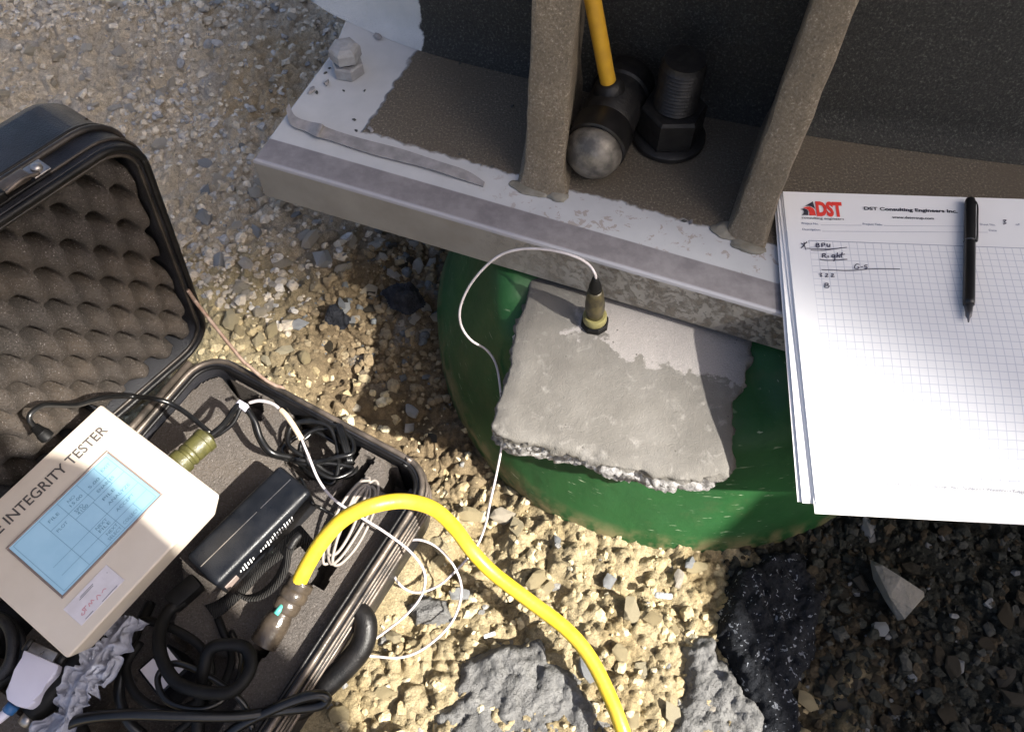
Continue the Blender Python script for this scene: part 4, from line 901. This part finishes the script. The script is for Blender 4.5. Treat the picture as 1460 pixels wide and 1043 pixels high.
a_ = np.array([-.0185, -.0238]); b_ = np.array([.0056, -.0315]); K = np.linalg.inv(np.stack([a_, b_])).T     # reciprocal lattice rows
lx = np.arange(.009, LH - .009, .0013); ly = np.arange(.009, VL - .009, .0013); LX, LY = np.meshgrid(lx, ly)
ph1 = (LY * K[0, 0] + LX * K[0, 1]) * 2 * np.pi; ph2 = (LY * K[1, 0] + LX * K[1, 1]) * 2 * np.pi
eg = (np.cos(ph1) + np.cos(ph2)) * .5
f1_ = ph1 / (2 * np.pi) + .5; f2_ = ph2 / (2 * np.pi) + .5; f1_ = f1_ - np.round(f1_); f2_ = f2_ - np.round(f2_)
lens = ((42 * f1_ + 17 * f2_) / 17) ** 2 + ((34 * f2_ - 6 * f1_) / 6.5) ** 2
dd = .009 - .0045 * eg + .030 * np.clip((1.25 - lens) / .45, 0, 1) + .0012 * fbm(LX * 250, LY * 250, 3, 3)
ex = np.maximum(np.maximum(.009 + .026 - LX, LX - (LH - .009 - .026)), 0); ey = np.maximum(np.maximum(.009 + .026 - LY, LY - (VL - .009 - .026)), 0)
dd = np.where(np.hypot(ex, ey) > .026, .035, dd); ed_ = np.minimum(np.minimum(LX - .009, LH - .009 - LX), np.minimum(LY - .009, VL - .009 - LY)); dd = np.where(ed_ < .002, .04, dd)
lco = np.array(LP) + LX[..., None] * np.array(LW) + LY[..., None] * np.array(LV) + dd[..., None] * np.array(LB)
li = np.arange(LX.size).reshape(LX.shape); lq = np.stack([li[:-1, :-1], li[:-1, 1:], li[1:, 1:], li[1:, :-1]], -1).reshape(-1, 4)
link('egg_crate_foam', np_mesh(lco.reshape(-1, 3), lq, 4), 'foam_lid', lid)
# latch on the lid's edge
lt = link('latch', box_mesh(lp(LH + .0004, .085, .012), LV, LB, LW, .046, .013, .0022, .0008), 'black_plastic', lid)
link('latch_bracket', box_mesh(lp(LH + .0026, .083, .0125), LV, LB, LW, .020, .008, .005, .0012), 'trim_metal', lt)
link('latch_hook', box_mesh(lp(LH + .0026, .097, .0105), LV, LB, LW, .010, .011, .007, .0014), 'black_plastic', lt)
link('latch_plate', box_mesh(lp(LH + .0026, .066, .0125), LV, LB, LW, .012, .012, .0016, .0006), 'metal', lt)
link('latch_bail', tube_mesh(catmull([lp(LH + .004, .068, .008), lp(LH + .008, .078, .0075), lp(LH + .0065, .092, .007), lp(LH + .004, .104, .008)], 5), .0014, 8), 'trim_metal', lt)
for y in (.066, .104): link('rivet', lathe_mesh(lp(LH + .0044, y, .0125), LW, [(.0038, 0), (.0036, .0016), (.002, .0028), (.0004, .003)], 16), 'metal', lt)
# hinge rod, lid stay, handle
link('hinge', tube_mesh([cp(-.004, .02, RIM + .001), cp(-.006, .2, RIM + .002)], .0032, 10), 'trim_metal', case)
sp = on_plane(268, 414, LP - LB * .003, LB); sp2 = on_plane(276, 426, LP - LB * .004, LB)
link('lid_stay', tube_mesh(catmull([sp, sp2, at(279, 430, .155), at(312, 472, .132), at(346, 514, .112), at(352, 519, .108), at(374, 538, .099), at(392, 549, .094), at(402, 552, .092), at(407, 560, .088)], 6), .0017, 8), 'rusty_metal', case)
hp = [at(500, 872, .070), at(512, 872, .070), at(521, 884, .068), at(521, 904, .064), at(513, 925, .060), at(494, 948, .056), at(465, 976, .052), at(436, 1004, .050), at(424, 1012, .052), at(412, 1008, .056)]
link('handle', tube_mesh(catmull(hp, 7), lambda t: .0062 + .0035 * math.sin(math.pi * t) ** .5, 16), 'black_plastic', case)
for (x, y, z) in ((508, 862, .066), (490, 887, .066), (424, 985, .060), (406, 1008, .060)):
    q = at(x, y, z); link('handle_bracket', box_mesh(q - Z * .006, CU, CV, Z, .014, .006, .014, .0015), 'rusty_metal', case)

# ================================================================ TESTER UNIT
DZ = .160
T_, R_, B_ = at(150, 568, DZ), at(315, 705, DZ), at(95, 940, DZ)
DXd = (R_ - B_).normalized(); DYd = (T_ - R_); DYd = (DYd - DXd * DYd.dot(DXd)).normalized()
DW, DH = (R_ - B_).length, (T_ - R_).dot(DYd); dc = (R_ + B_) / 2 + DYd * (DH / 2)
dev = thing('tester_unit', dc - Z * .036, 'cream tester box with blue screen lying in the open case', 'tester')
hs_ = link('housing', box_mesh(dc - Z * .034, DXd, DYd, Z, DW, DH, .034, .003, 3, .86), 'housing', dev, angle=40)
SS = [at(x, y, DZ) for x, y in ((155, 645), (229, 708), (91, 846), (11, 783))]
sc0 = sum(SS, Vector()) / 4; sw = ((SS[1] - SS[2]).length + (SS[0] - SS[3]).length) / 2; sh = ((SS[0] - SS[1]).length + (SS[3] - SS[2]).length) / 2
def fbox(name, c, w, h, t, mat, par, lift=0): return link(name, box_mesh(c + Z * lift, DXd, DYd, Z, w, h, t, .0003, 1), mat, par, smooth=False)
scr = link('screen_bezel', join(*[box_mesh(sc0 + v, DXd, DYd, Z, w, h, .0016, .0004, 1) for v, w, h in ((DYd * (sh / 2 + .0008), sw + .0032, .0016), (-DYd * (sh / 2 + .0008), sw + .0032, .0016), (DXd * (sw / 2 + .0008), .0016, sh), (-DXd * (sw / 2 + .0008), .0016, sh))]), 'bezel', dev, smooth=False)
scp = fbox('screen', sc0, sw, sh, .0005, 'screen', dev, .0001)
S0 = sc0 - DXd * sw / 2 - DYd * sh / 2 + Z * .0006
def sp_(a, b): return S0 + DXd * (a * sw) + DYd * (b * sh)
gl_ = [[sp_(a0, b0), sp_(a1, b1)] for a0, b0, a1, b1 in ((.03, .97, .97, .97), (.97, .03, .97, .97), (.03, .03, .97, .03), (.03, .03, .03, .97), (.84, .62, .84, .97), (.66, .62, .66, .97), (.28, .75, .97, .75), (.28, .97, .28, .03), (.46, .97, .46, .03), (.46, .62, .97, .62), (.64, .03, .64, .62), (.46, .36, .97, .36), (.46, .20, .97, .20), (.82, .03, .82, .20), (.10, .36, .46, .36), (.10, .20, .46, .20))]
link('screen_lines', stroke_mesh(gl_, .00032, Z, .0002), 'screen_ink', scp, smooth=False)
for s, a, b, w in (('FILE', .32, .84, .10), ('NO', .52, .86, .07), ('15.00', .51, .79, .12), ('5.00', .70, .79, .11), ('EXIT', .86, .84, .09), ('SPD', .50, .68, .08), ('4100', .50, .63, .10), ('PLOT', .31, .66, .10), ('ENABLES', .72, .66, .17), ('PILE', .70, .52, .12), ('ANALYZE', .70, .42, .22), ('NEXT', .50, .29, .11), ('FILE', .50, .23, .11), ('ACCEPT', .70, .27, .18), ('NEXT', .52, .13, .11), ('SELECT', .50, .06, .13), ('COLLECT', .66, .07, .15)):
    link('screen_word', text_mesh(s, sp_(a, b), DXd, DYd, w * sw, .0026, 0, 0, .0003), 'screen_ink', scp, smooth=False)
te = at(155, 614, DZ); ts = at(8, 752, DZ); td = (te - ts).length * 1.2
te = te - DYd * (te - ts).dot(DYd) * 0
link('lettering', text_mesh('PILE INTEGRITY TESTER', te - DXd * td, DXd, DYd, td, .0088, 0, .012, .0005), 'device_ink', hs_, smooth=False)
KK = [at(x, y, DZ) for x, y in ((153, 805), (178, 828), (118, 892), (88, 866))]; kc = sum(KK, Vector()) / 4; kw = (KK[0] - KK[3]).length; kh = (KK[0] - KK[1]).length
stk = fbox('sticker', kc, kw, kh, .0004, 'sticker', dev, .0001)
q0 = kc - DXd * kw / 2 - DYd * kh / 2 + Z * .0005
kp = lambda a, b: q0 + DXd * (a * kw) + DYd * (b * kh)
link('small_print', stroke_mesh([[kp(.32, .83), kp(.62, .84)], [kp(.28, .77), kp(.60, .78)], [kp(.9, .72), kp(.91, .75)], [kp(.12, .06), kp(.3, .06)], [kp(.5, .05), kp(.85, .06)]], .0006, Z, .0002), 'footer_grey', stk, smooth=False)
link('red_handwriting', stroke_mesh([catmull(l, 4) for l in ([kp(.16, .34), kp(.13, .28), kp(.17, .24), kp(.21, .32), kp(.19, .42)], [kp(.24, .42), kp(.23, .26)], [kp(.20, .42), kp(.29, .42)], [kp(.31, .28), kp(.34, .40), kp(.37, .30), kp(.40, .42), kp(.43, .32)], [kp(.47, .24), kp(.52, .38), kp(.56, .26)], [kp(.6, .3), kp(.66, .36), kp(.70, .30)])], .0007, Z, .0002), 'red_ink', stk, smooth=False)
# olive connector plugged into its side
c0 = at(252, 664, .143); c1 = at(300, 620, .139); cax = (c1 - c0).normalized(); cl = (c1 - c0).length
con = thing('olive_connector', c0, 'olive green threaded round connector plugged into the tester', 'connector')
link('coupling_ring', lathe_mesh(c0, cax, [(.0095, 0), (.0105, .001), (.0105, cl * .22), (.0088, cl * .25), (.0088, cl * .30), (.0098, cl * .33), (.0098, cl * .40), (.0088, cl * .43)], 24), 'olive', con, angle=40)
link('backshell', lathe_mesh(c0, cax, [(.0092, cl * .43), (.0098, cl * .46), (.0098, cl * .74), (.0104, cl * .76), (.0104, cl * .9), (.0085, cl * .93), (.004, cl)], 24), 'olive', con, angle=40)
zt_ = at(346, 579, .126)
link('cable', tube_mesh(catmull([c1 - cax * .004, at(318, 606, .134), zt_ + Vector((-.002, .001, .001)), at(362, 598, .120), at(372, 625, .112), at(388, 645, .106), at(415, 652, .094)], 7), .0027, 10), 'black_wire', con)
link('second_lead', tube_mesh(catmull([c1 - cax * .002, at(310, 620, .13), at(332, 603, .125), zt_, at(358, 592, .122), at(366, 620, .112), at(382, 645, .104), at(412, 656, .092)], 7), .0018, 8), 'black_wire', con)
link('cable_tie', box_mesh(zt_ - Z * .002, (1, -.6, 0), (.6, 1, 0), Z, .010, .006, .006, .0012), 'adapter', con)
# charger lead with barrel plug on the far side of the tester
lq_ = lambda x, y, k: on_plane(x, y, LP - LB * k, LB)
pl_ = thing('power_lead', at(60, 610, .12), 'thin black lead with ribbed plug running behind the tester corner', 'cable')
link('lead', tube_mesh(catmull([at(300, 617, .139), at(270, 592, .142), at(245, 576, .145), at(222, 569, .15), lq_(190, 565, .022), lq_(150, 566, .020), lq_(110, 577, .018), lq_(80, 577, .016), lq_(60, 578, .015), lq_(45, 588, .016), lq_(42, 598, .018), lq_(48, 607, .021)], 8), .0021, 8), 'black_wire', pl_)
q = lq_(48, 607, .021); q2 = lq_(71, 626, .032); qa = (q2 - q).normalized(); ql = (q2 - q).length
pr = []
for k in range(6): pr += [(.0028 + .0002 * k, ql * .08 * k), (.0036 + .0002 * k, ql * (.08 * k + .05))]
link('plug', lathe_mesh(q, qa, pr + [(.0046, ql * .5), (.0052, ql * .55), (.0052, ql * .9), (.003, ql)], 18), 'black_rubber', pl_, angle=40)

# ================================================================ OTHER GEAR IN THE CASE
BT = .116
ba, bb, bc, bd = [at(x, y, BT) for x, y in ((395, 662), (447, 697), (312, 829), (257, 799))]
bx = ((bb - bc) + (ba - bd)).normalized(); by = (ba - bb); by = (by - bx * by.dot(bx)).normalized(); bw = ((bb - bc).length + (ba - bd).length) / 2; bh = ((ba - bb).length + (bd - bc).length) / 2; bcen = (ba + bb + bc + bd) / 4
psu = thing('battery_box', bcen - Z * .04, 'long black battery box with white waveform mark in the case', 'battery')
bod = link('body', box_mesh(bcen - Z * .040, bx, by, Z, bw, bh, .040, .005, 3, .97), 'box_plastic', psu, angle=40)
link('seam', stroke_mesh([[bcen - bx * bw * .47 + by * bh * .05, bcen + bx * bw * .1 + by * bh * .04], [bcen + bx * bw * .14 + by * bh * .04, bcen + bx * bw * .46 + by * bh * .03]], .0007, Z, .0003), 'metal', bod, smooth=False)
fn = (-by - Z * .02).normalized(); sb0 = bcen - by * (bh / 2 + .0003) - Z * .010; bars = []
hts = [2, 5, 8, 4, 6, 3, 0, 0, 2, 2, 3, 7, 4, 6, 9, 5, 7, 4, 8, 6, 6, 6]
for k, hgt in enumerate(hts):
    if hgt: bars.append([sb0 + bx * (-.030 + k * .0026) - Z * (hgt * .0006 + .001), sb0 + bx * (-.0294 + k * .0026) + Z * (hgt * .0006)])
link('waveform_mark', stroke_mesh(bars, .0011, fn, .0008), 'white_print', bod, smooth=False)
link('end_label', box_mesh(bcen - bx * bw * .40 - by * (bh / 2 + .0002) - Z * .022, bx, -by, Z, .012, .001, .010, .0003, 1), 'bezel', bod, smooth=False)
link('power_plug', box_mesh(at(268, 848, .096), (at(285, 838, .1) - at(250, 868, .1)), Z.cross(at(285, 838, .1) - at(250, 868, .1)), Z, .026, .015, .013, .003, 2), 'black_rubber', psu, angle=40)
link('power_cord', tube_mesh(catmull([at(262, 855, .103), at(240, 872, .106), at(228, 900, .112), at(230, 935, .118), at(250, 970, .12), at(285, 985, .12), at(330, 985, .118), at(356, 955, .116), at(352, 925, .116), at(325, 918, .118), at(300, 925, .118), at(290, 955, .112), at(285, 1000, .10), at(280, 1060, .09)], 8), .0048, 12), 'black_rubber', psu)

strap = thing('carry_strap', at(365, 830, .08), 'folded black webbing strap beside the battery box', 'strap')
wv = (at(350, 850, .1) - at(330, 825, .1)).normalized()
link('webbing', ribbon_mesh([at(300, 872, .088), at(318, 862, .097), at(345, 838, .104), at(375, 806, .110), at(402, 784, .112), at(424, 766, .114), at(436, 760, .115), at(440, 768, .112), at(432, 782, .108)], lambda t: (wv + Z * (.3 + .5 * math.sin(5 * t))), .017, .0016, 7), 'webbing', strap)
link('webbing', ribbon_mesh([at(338, 846, .112), at(352, 852, .114), at(372, 848, .113), at(392, 832, .114), at(406, 808, .117), at(410, 785, .120), at(416, 772, .120)], lambda t: (wv + Z * (1.2 - .8 * t)), .013, .0016, 7), 'webbing', strap)
link('buckle', tube_mesh(catmull([at(413, 782, .121), at(420, 770, .123), at(428, 762, .122)], 5), .0035, 12), 'black_plastic', strap)

yc = [at(x, y, z) for x, y, z in ((417, 850, .106), (424, 834, .112), (440, 802, .124), (462, 768, .138), (492, 738, .150), (532, 720, .157), (577, 714, .147), (618, 725, .122), (648, 752, .098), (672, 784, .076), (704, 817, .062), (755, 856, .053), (806, 895, .048), (840, 935, .044), (866, 985, .040), (886, 1035, .036), (902, 1090, .024))]
cord = thing('yellow_power_cord', at(840, 935, 0), 'thick yellow power cord arching out of the case onto the clay', 'cord')
link('cord', tube_mesh(catmull(yc, 9), .0060, 18), 'yellow_cord', cord)
k0 = yc[0]; ka = (at(383, 905, .098) - k0).normalized(); kl = (at(383, 905, .098) - k0).length
link('collar', lathe_mesh(k0 - ka * .014, ka, [(.0080, 0), (.0105, .001), (.0108, .006), (.0098, .008), (.0112, .010), (.0112, .015), (.0098, .017), (.0108, .019), (.0105, .025), (.009, .027)], 24), 'clear_plug', cord, angle=50)
pr = [(.008, .012), (.0100, .018)]
for i in range(6): pr += [(.0110, .026 + i * .0026), (.0104, .0273 + i * .0026)]
link('plug', lathe_mesh(k0, ka, pr + [(.0103, kl * .86), (.0105, kl), (.009, kl + .003)], 22), 'clear_plug', cord, angle=50)
link('green_wire', tube_mesh([k0 + ka * .010 + Z * .009, k0 + ka * .018 + Z * .0112], .0022, 8), 'teal', cord)
link('clamp_screw', lathe_mesh(k0 + ka * .016 + Vector((.008, .004, .004)), Vector((.7, .4, .5)), [(.003, 0), (.0036, .003), (.002, .005)], 12), 'metal', cord)

coil = thing('black_wire_coil', at(458, 640, .06), 'tangled coil of thin black wire in a foam pocket', 'wire'); r_ = random.Random(4)
cc = at(458, 640, .084); pts = []
for k in range(46):
    t = k / 46 * 5 * 2 * math.pi; w = 1 + .28 * math.sin(1.7 * t + 1); pts.append(cc + CU * (.027 * w * math.cos(t) + r_.uniform(-.003, .003)) + CV * (.019 * w * math.sin(t + .35 * math.sin(.8 * t))) + Z * (.008 * math.sin(.63 * t) + r_.uniform(-.003, .003)))
link('wire', tube_mesh(catmull([at(412, 654, .093)] + pts, 5), .0021, 8), 'black_wire', coil)
link('wire_bundle', join(*[tube_mesh(catmull([at(479 + k * 3, 602 - k, .090), at(488 + k * 3, 630, .094), at(497 + k * 2.5, 660, .090)], 5), .0018, 8) for k in range(3)]), 'black_wire', coil)
link('tail', tube_mesh(catmull([at(420, 690, .09), at(430, 684, .094), at(445, 716, .10), at(455, 722, .088), at(478, 735, .083)], 6), .0014, 8), 'black_wire', coil)
gc = thing('grey_wire_coil', at(515, 730, .06), 'long loops of thin pale grey wire beside the yellow cord', 'wire'); pts = []
axs = (at(532, 684, .1) - at(470, 800, .1)); axn = axs.normalized(); axp = Z.cross(axn); g0_ = at(501, 742, .092)
for k in range(40):
    t = k / 40 * 4.5 * 2 * math.pi; pts.append(g0_ + axn * (.036 * (1 + .12 * math.sin(.7 * t)) * math.cos(t)) + axp * ((.0085 + .002 * math.sin(1.3 * t)) * math.sin(t) + .004 * math.sin(.45 * t)) + Z * (.006 * math.cos(t) + .004 * math.sin(.9 * t)))
link('wire', tube_mesh(catmull(pts, 6), .0013, 8), 'grey_wire', gc)
link('tail', tube_mesh(catmull([at(528, 722, .096), at(545, 708, .093), at(560, 706, .089), at(572, 712, .083)], 6), .0011, 8), 'black_wire', gc)

# things in the shaded corner of the case
zA = .112
ad = thing('serial_adapter', at(45, 965, .10), 'pale lilac serial adapter with flared hood in the shaded case corner', 'adapter')
hood = [(33, 925), (84, 947), (80, 960), (66, 974), (57, 984), (49, 1001), (38, 1009), (22, 1006), (9, 997), (7, 984), (15, 970), (24, 955), (29, 940)]
link('hood', prism_mesh([at(x, y, zA + .014) - Z * .014 for x, y in hood], Z, .014, .002), 'adapter', ad, angle=40)
c = at(64, 931, zA + .008); dxx = (at(84, 944, zA) - at(44, 926, zA)).normalized()
link('connector_shell', box_mesh(c - Z * .005, dxx, Z.cross(dxx), Z, .022, .008, .009, .001), 'metal', ad, angle=40)
for s in (-1, 1): link('thumbscrew', lathe_mesh(c + dxx * (.0145 * s), Z.cross(dxx), [(.003, -.004), (.003, .004), (.002, .0055)], 12), 'dark_steel', ad)
link('boot', tube_mesh([at(20, 1004, zA + .006), at(11, 1014, zA + .005)], .0045, 14), 'blue_boot', ad)
link('cable', tube_mesh(catmull([at(12, 1013, zA + .005), at(-4, 1026, zA + .003), at(-40, 1050, zA)], 5), .0034, 10), 'adapter', ad)
gp = thing('black_probe', at(90, 970, .09), 'thick black cylindrical probe with metal end beside the lilac adapter', 'probe')
link('sleeve', tube_mesh(catmull([at(150, 905, .108), at(118, 938, .110), at(80, 982, .110), at(46, 1018, .108)], 5), lambda t: .0118 - .003 * t, 18), 'black_rubber', gp)
link('metal_end', tube_mesh([at(46, 1018, .108), at(34, 1032, .107)], .0052, 14), 'metal', gp)
def rag_sheet(path, w, seed):
    P = catmull(path, 16); N = len(P); m_ = 31; V = []; Fc = []
    for i, p in enumerate(P):
        t = (P[min(i + 1, N - 1)] - P[max(i - 1, 0)]).normalized(); s = Z.cross(t).normalized(); ww = w * (.7 + .8 * float(vnoise(np.array(i * .22), np.array(seed * 1.), 2)))
        for j in range(m_):
            a = j / (m_ - 1) - .5; f = float(abs(fbm(np.array(i * .06 + seed), np.array(j * .17), seed, 3))) * 2.2 - .35
            V.append(p + s * (a * ww * (1 + .35 * f)) + Z * (-.016 * f + .004 * math.cos(a * 9 + f * 5)) + t * f * .002)
    for i in range(N - 1):
        for j in range(m_ - 1): a = i * m_ + j; Fc.append((a, a + 1, a + m_ + 1, a + m_))
    return pd(V, Fc)
rag = thing('crumpled_rag', at(120, 980, .1), 'crumpled bluish white rag trailing beside the black probe', 'rag')
link('cloth', rag_sheet([at(188, 880, .11), at(168, 905, .118), at(150, 930, .122), at(130, 955, .124), at(112, 975, .124), at(104, 1000, .12), at(96, 1025, .118), at(70, 1050, .116), at(40, 1080, .112)], .022, 3), 'rag', rag)
link('cloth_fold', rag_sheet([at(165, 905, .112), at(150, 940, .12), at(155, 957, .122), at(138, 965, .122), at(126, 985, .118)], .016, 7), 'rag', rag)
ad2 = thing('power_adapter', at(232, 955, .05), 'small black adapter block with white label in the shaded foam', 'adapter')
ca4 = [at(x, y, .092) for x, y in ((192, 957), (236, 918), (274, 948), (226, 994))]; e1 = (ca4[1] - ca4[0]).normalized(); e2 = (ca4[2] - ca4[1]); e2 = (e2 - e1 * e2.dot(e1)).normalized(); ce = sum(ca4, Vector()) / 4; w1, w2 = (ca4[1] - ca4[0]).length, (ca4[2] - ca4[1]).length
link('body', box_mesh(ce - Z * .045, e1, e2, Z, w1, w2, .045, .002), 'box_plastic', ad2, angle=40)
link('label', box_mesh(ce - e1 * w1 * .22, e1, e2, Z, w1 * .42, w2 * .86, .0005, .0001, 1), 'sticker', ad2, smooth=False)
link('label', box_mesh(ce + e1 * w1 * .26, e1, e2, Z, w1 * .34, w2 * .80, .0005, .0001, 1), 'sticker', ad2, smooth=False)
def cable_thing(name, label, pts, r, mat): 
    o = link(name, tube_mesh(catmull([at(*p) for p in pts], 8), r, 10), mat, origin=at(*pts[len(pts) // 2])); return tag(o, label, 'cable')
cable_thing('black_cable', 'glossy black cable looping over the case rim at the handle', [(40, 1075, .10), (85, 1040, .115), (120, 1024, .122), (180, 1018, .124), (260, 1020, .118), (340, 1020, .108), (400, 1012, .100), (450, 1006, .096), (466, 997, .098), (455, 990, .102), (425, 996, .104), (385, 1012, .104), (340, 1035, .10), (300, 1070, .09)], .0040, 'black_wire')
cable_thing('grey_cable', 'thick grey cable curving along the left picture edge below the tester', [(-30, 880, .095), (2, 882, .10), (17, 905, .102), (16, 940, .10), (0, 962, .095), (-30, 975, .09)], .0046, 'shell_plastic')
cable_thing('grey_cable', 'thinner grey cable tucked inside the thick grey one below the tester', [(-20, 868, .088), (12, 880, .092), (30, 905, .092), (32, 935, .088), (20, 960, .08)], .0028, 'shell_plastic')
cable_thing('black_cable', 'matte black cable lying across the foam at the bottom edge', [(200, 1080, .085), (250, 1045, .09), (300, 1000, .092), (325, 960, .086), (330, 930, .082), (318, 900, .086), (310, 880, .086)], .0030, 'black_rubber')

cable_thing('black_cable', 'black cable curling around the small labelled adapter block, added to darken the corner', [(175, 905, .09), (205, 885, .098), (245, 895, .104), (285, 920, .106), (300, 955, .104), (280, 1000, .102), (235, 1012, .104), (195, 990, .106), (180, 950, .104), (200, 915, .10)], .0034, 'black_rubber')  # this and the next three cables are added to darken the shaded corner
cable_thing('black_cable', 'black cable squeezed between the rag and the adapter block, added to darken the corner', [(215, 860, .085), (195, 900, .094), (178, 945, .10), (170, 990, .10), (185, 1030, .098), (220, 1060, .09)], .0042, 'black_wire')
cable_thing('black_cable', 'thin black cable over the foam near the bottom edge, added to darken it', [(330, 900, .088), (345, 940, .098), (330, 985, .106), (290, 1010, .112), (240, 1000, .114), (225, 965, .112), (250, 945, .112), (300, 965, .108), (345, 1000, .10), (360, 1040, .09)], .0024, 'black_wire')
cable_thing('black_cable', 'black cable beneath the lilac adapter, added to darken the left corner', [(-20, 990, .085), (20, 960, .088), (70, 985, .088), (110, 1030, .088), (130, 1070, .085)], .0050, 'black_rubber')

# ================================================================ OUT OF THE PICTURE: WHAT SHADES ITS CORNERS
cr = thing('shade_crate', (1.45, -.55, 0), 'tall plywood crate added out of view on the right to cast shade', 'crate')  # unseen box added to shade the lower right ground
M['plywood'] = pm('plywood', (.42, .30, .17), (.50, .37, .22), 12, .8)
cpoly = [(1.05, -.288), (1.95, -.288), (1.95, -1.0), (1.225, -1.0)]
link('panel', prism_mesh([(x, y, -.02) for x, y in cpoly], Z, 1.02, .004), 'plywood', cr, smooth=False)
for (x, y), (x2, y2) in ((cpoly[0], cpoly[3]), (cpoly[3], cpoly[2])):
    for z in (.06, .8):
        a = Vector((x, y, z)); b = Vector((x2, y2, z)); d = (b - a).normalized(); link('batten', box_mesh((a + b) / 2 - Z.cross(d) * 0 + d.cross(Z) * -.012, d, d.cross(Z), Z, (b - a).length * .9, .022, .09, .002), 'plywood', cr, smooth=False)
def skin_obj(name, joints, edges, root, mat, parent):
    keys = list(joints); m = bpy.data.meshes.new(name); m.from_pydata([joints[k][0] for k in keys], [(keys.index(a), keys.index(b)) for a, b in edges], [])
    o = bpy.data.objects.new(name, m); COL.objects.link(o); m.materials.append(M[mat]); m.transform(OFF[parent].inverted()); o.parent = parent
    sk = o.modifiers.new('Skin', 'SKIN'); sk.use_smooth_shade = True; ss = o.modifiers.new('Sub', 'SUBSURF'); ss.levels = 2; ss.render_levels = 2
    for i, k in enumerate(keys):
        r = joints[k][1]; d = m.skin_vertices[0].data[i]; d.radius = r if isinstance(r, tuple) else (r, r); d.use_root = (k == root)
    return o
PO = Vector((0, 0, 0))
J = {'pelvis': ((.42, -.72, .42), .15), 'waist': ((.41, -.64, .60), .135), 'chest': ((.40, -.52, .78), .15), 'neckb': ((.385, -.44, .90), .075), 'neck': ((.375, -.40, .95), .055), 'head': ((.365, -.35, 1.02), .088), 'crown': ((.362, -.33, 1.09), .075),
     'shl': ((.23, -.47, .86), .07), 'ell': ((.06, -.36, .68), .048), 'wrl': ((-.06, -.20, .66), .032), 'hal': ((-.06, -.15, .675), .03), 'shr': ((.57, -.47, .86), .07), 'elr': ((.42, -.335, .66), .055), 'wrr': ((.18, -.145, .665), .045), 'har': ((.085, -.068, .68), .047),
     'hipl': ((.31, -.70, .40), .11), 'knl': ((.24, -.42, .10), .075), 'anl': ((.27, -.84, .06), .05), 'tol': ((.27, -.98, .03), .04), 'hipr': ((.53, -.70, .40), .11), 'knr': ((.62, -.42, .10), .075), 'anr': ((.58, -.84, .06), .05), 'tor': ((.58, -.98, .03), .04)}
per = thing('person', (.42, -.7, 0), 'person in a dark jacket kneeling behind the camera', 'person')
skin_obj('body', J, [('pelvis', 'waist'), ('waist', 'chest'), ('chest', 'neckb'), ('neckb', 'neck'), ('neck', 'head'), ('head', 'crown'), ('chest', 'shl'), ('shl', 'ell'), ('ell', 'wrl'), ('wrl', 'hal'), ('chest', 'shr'), ('shr', 'elr'), ('elr', 'wrr'), ('wrr', 'har'), ('pelvis', 'hipl'), ('hipl', 'knl'), ('knl', 'anl'), ('anl', 'tol'), ('pelvis', 'hipr'), ('hipr', 'knr'), ('knr', 'anr'), ('anr', 'tor')], 'pelvis', 'jacket', per)
bm = bmesh.new(); bmesh.ops.create_icosphere(bm, subdivisions=3, radius=1)
for v in bm.verts: v.co = Vector((.362, -.345, 1.06)) + Vector((v.co.x * .092, v.co.y * .105, v.co.z * .085))
link('hair', bm_mesh(bm), 'hair', per)
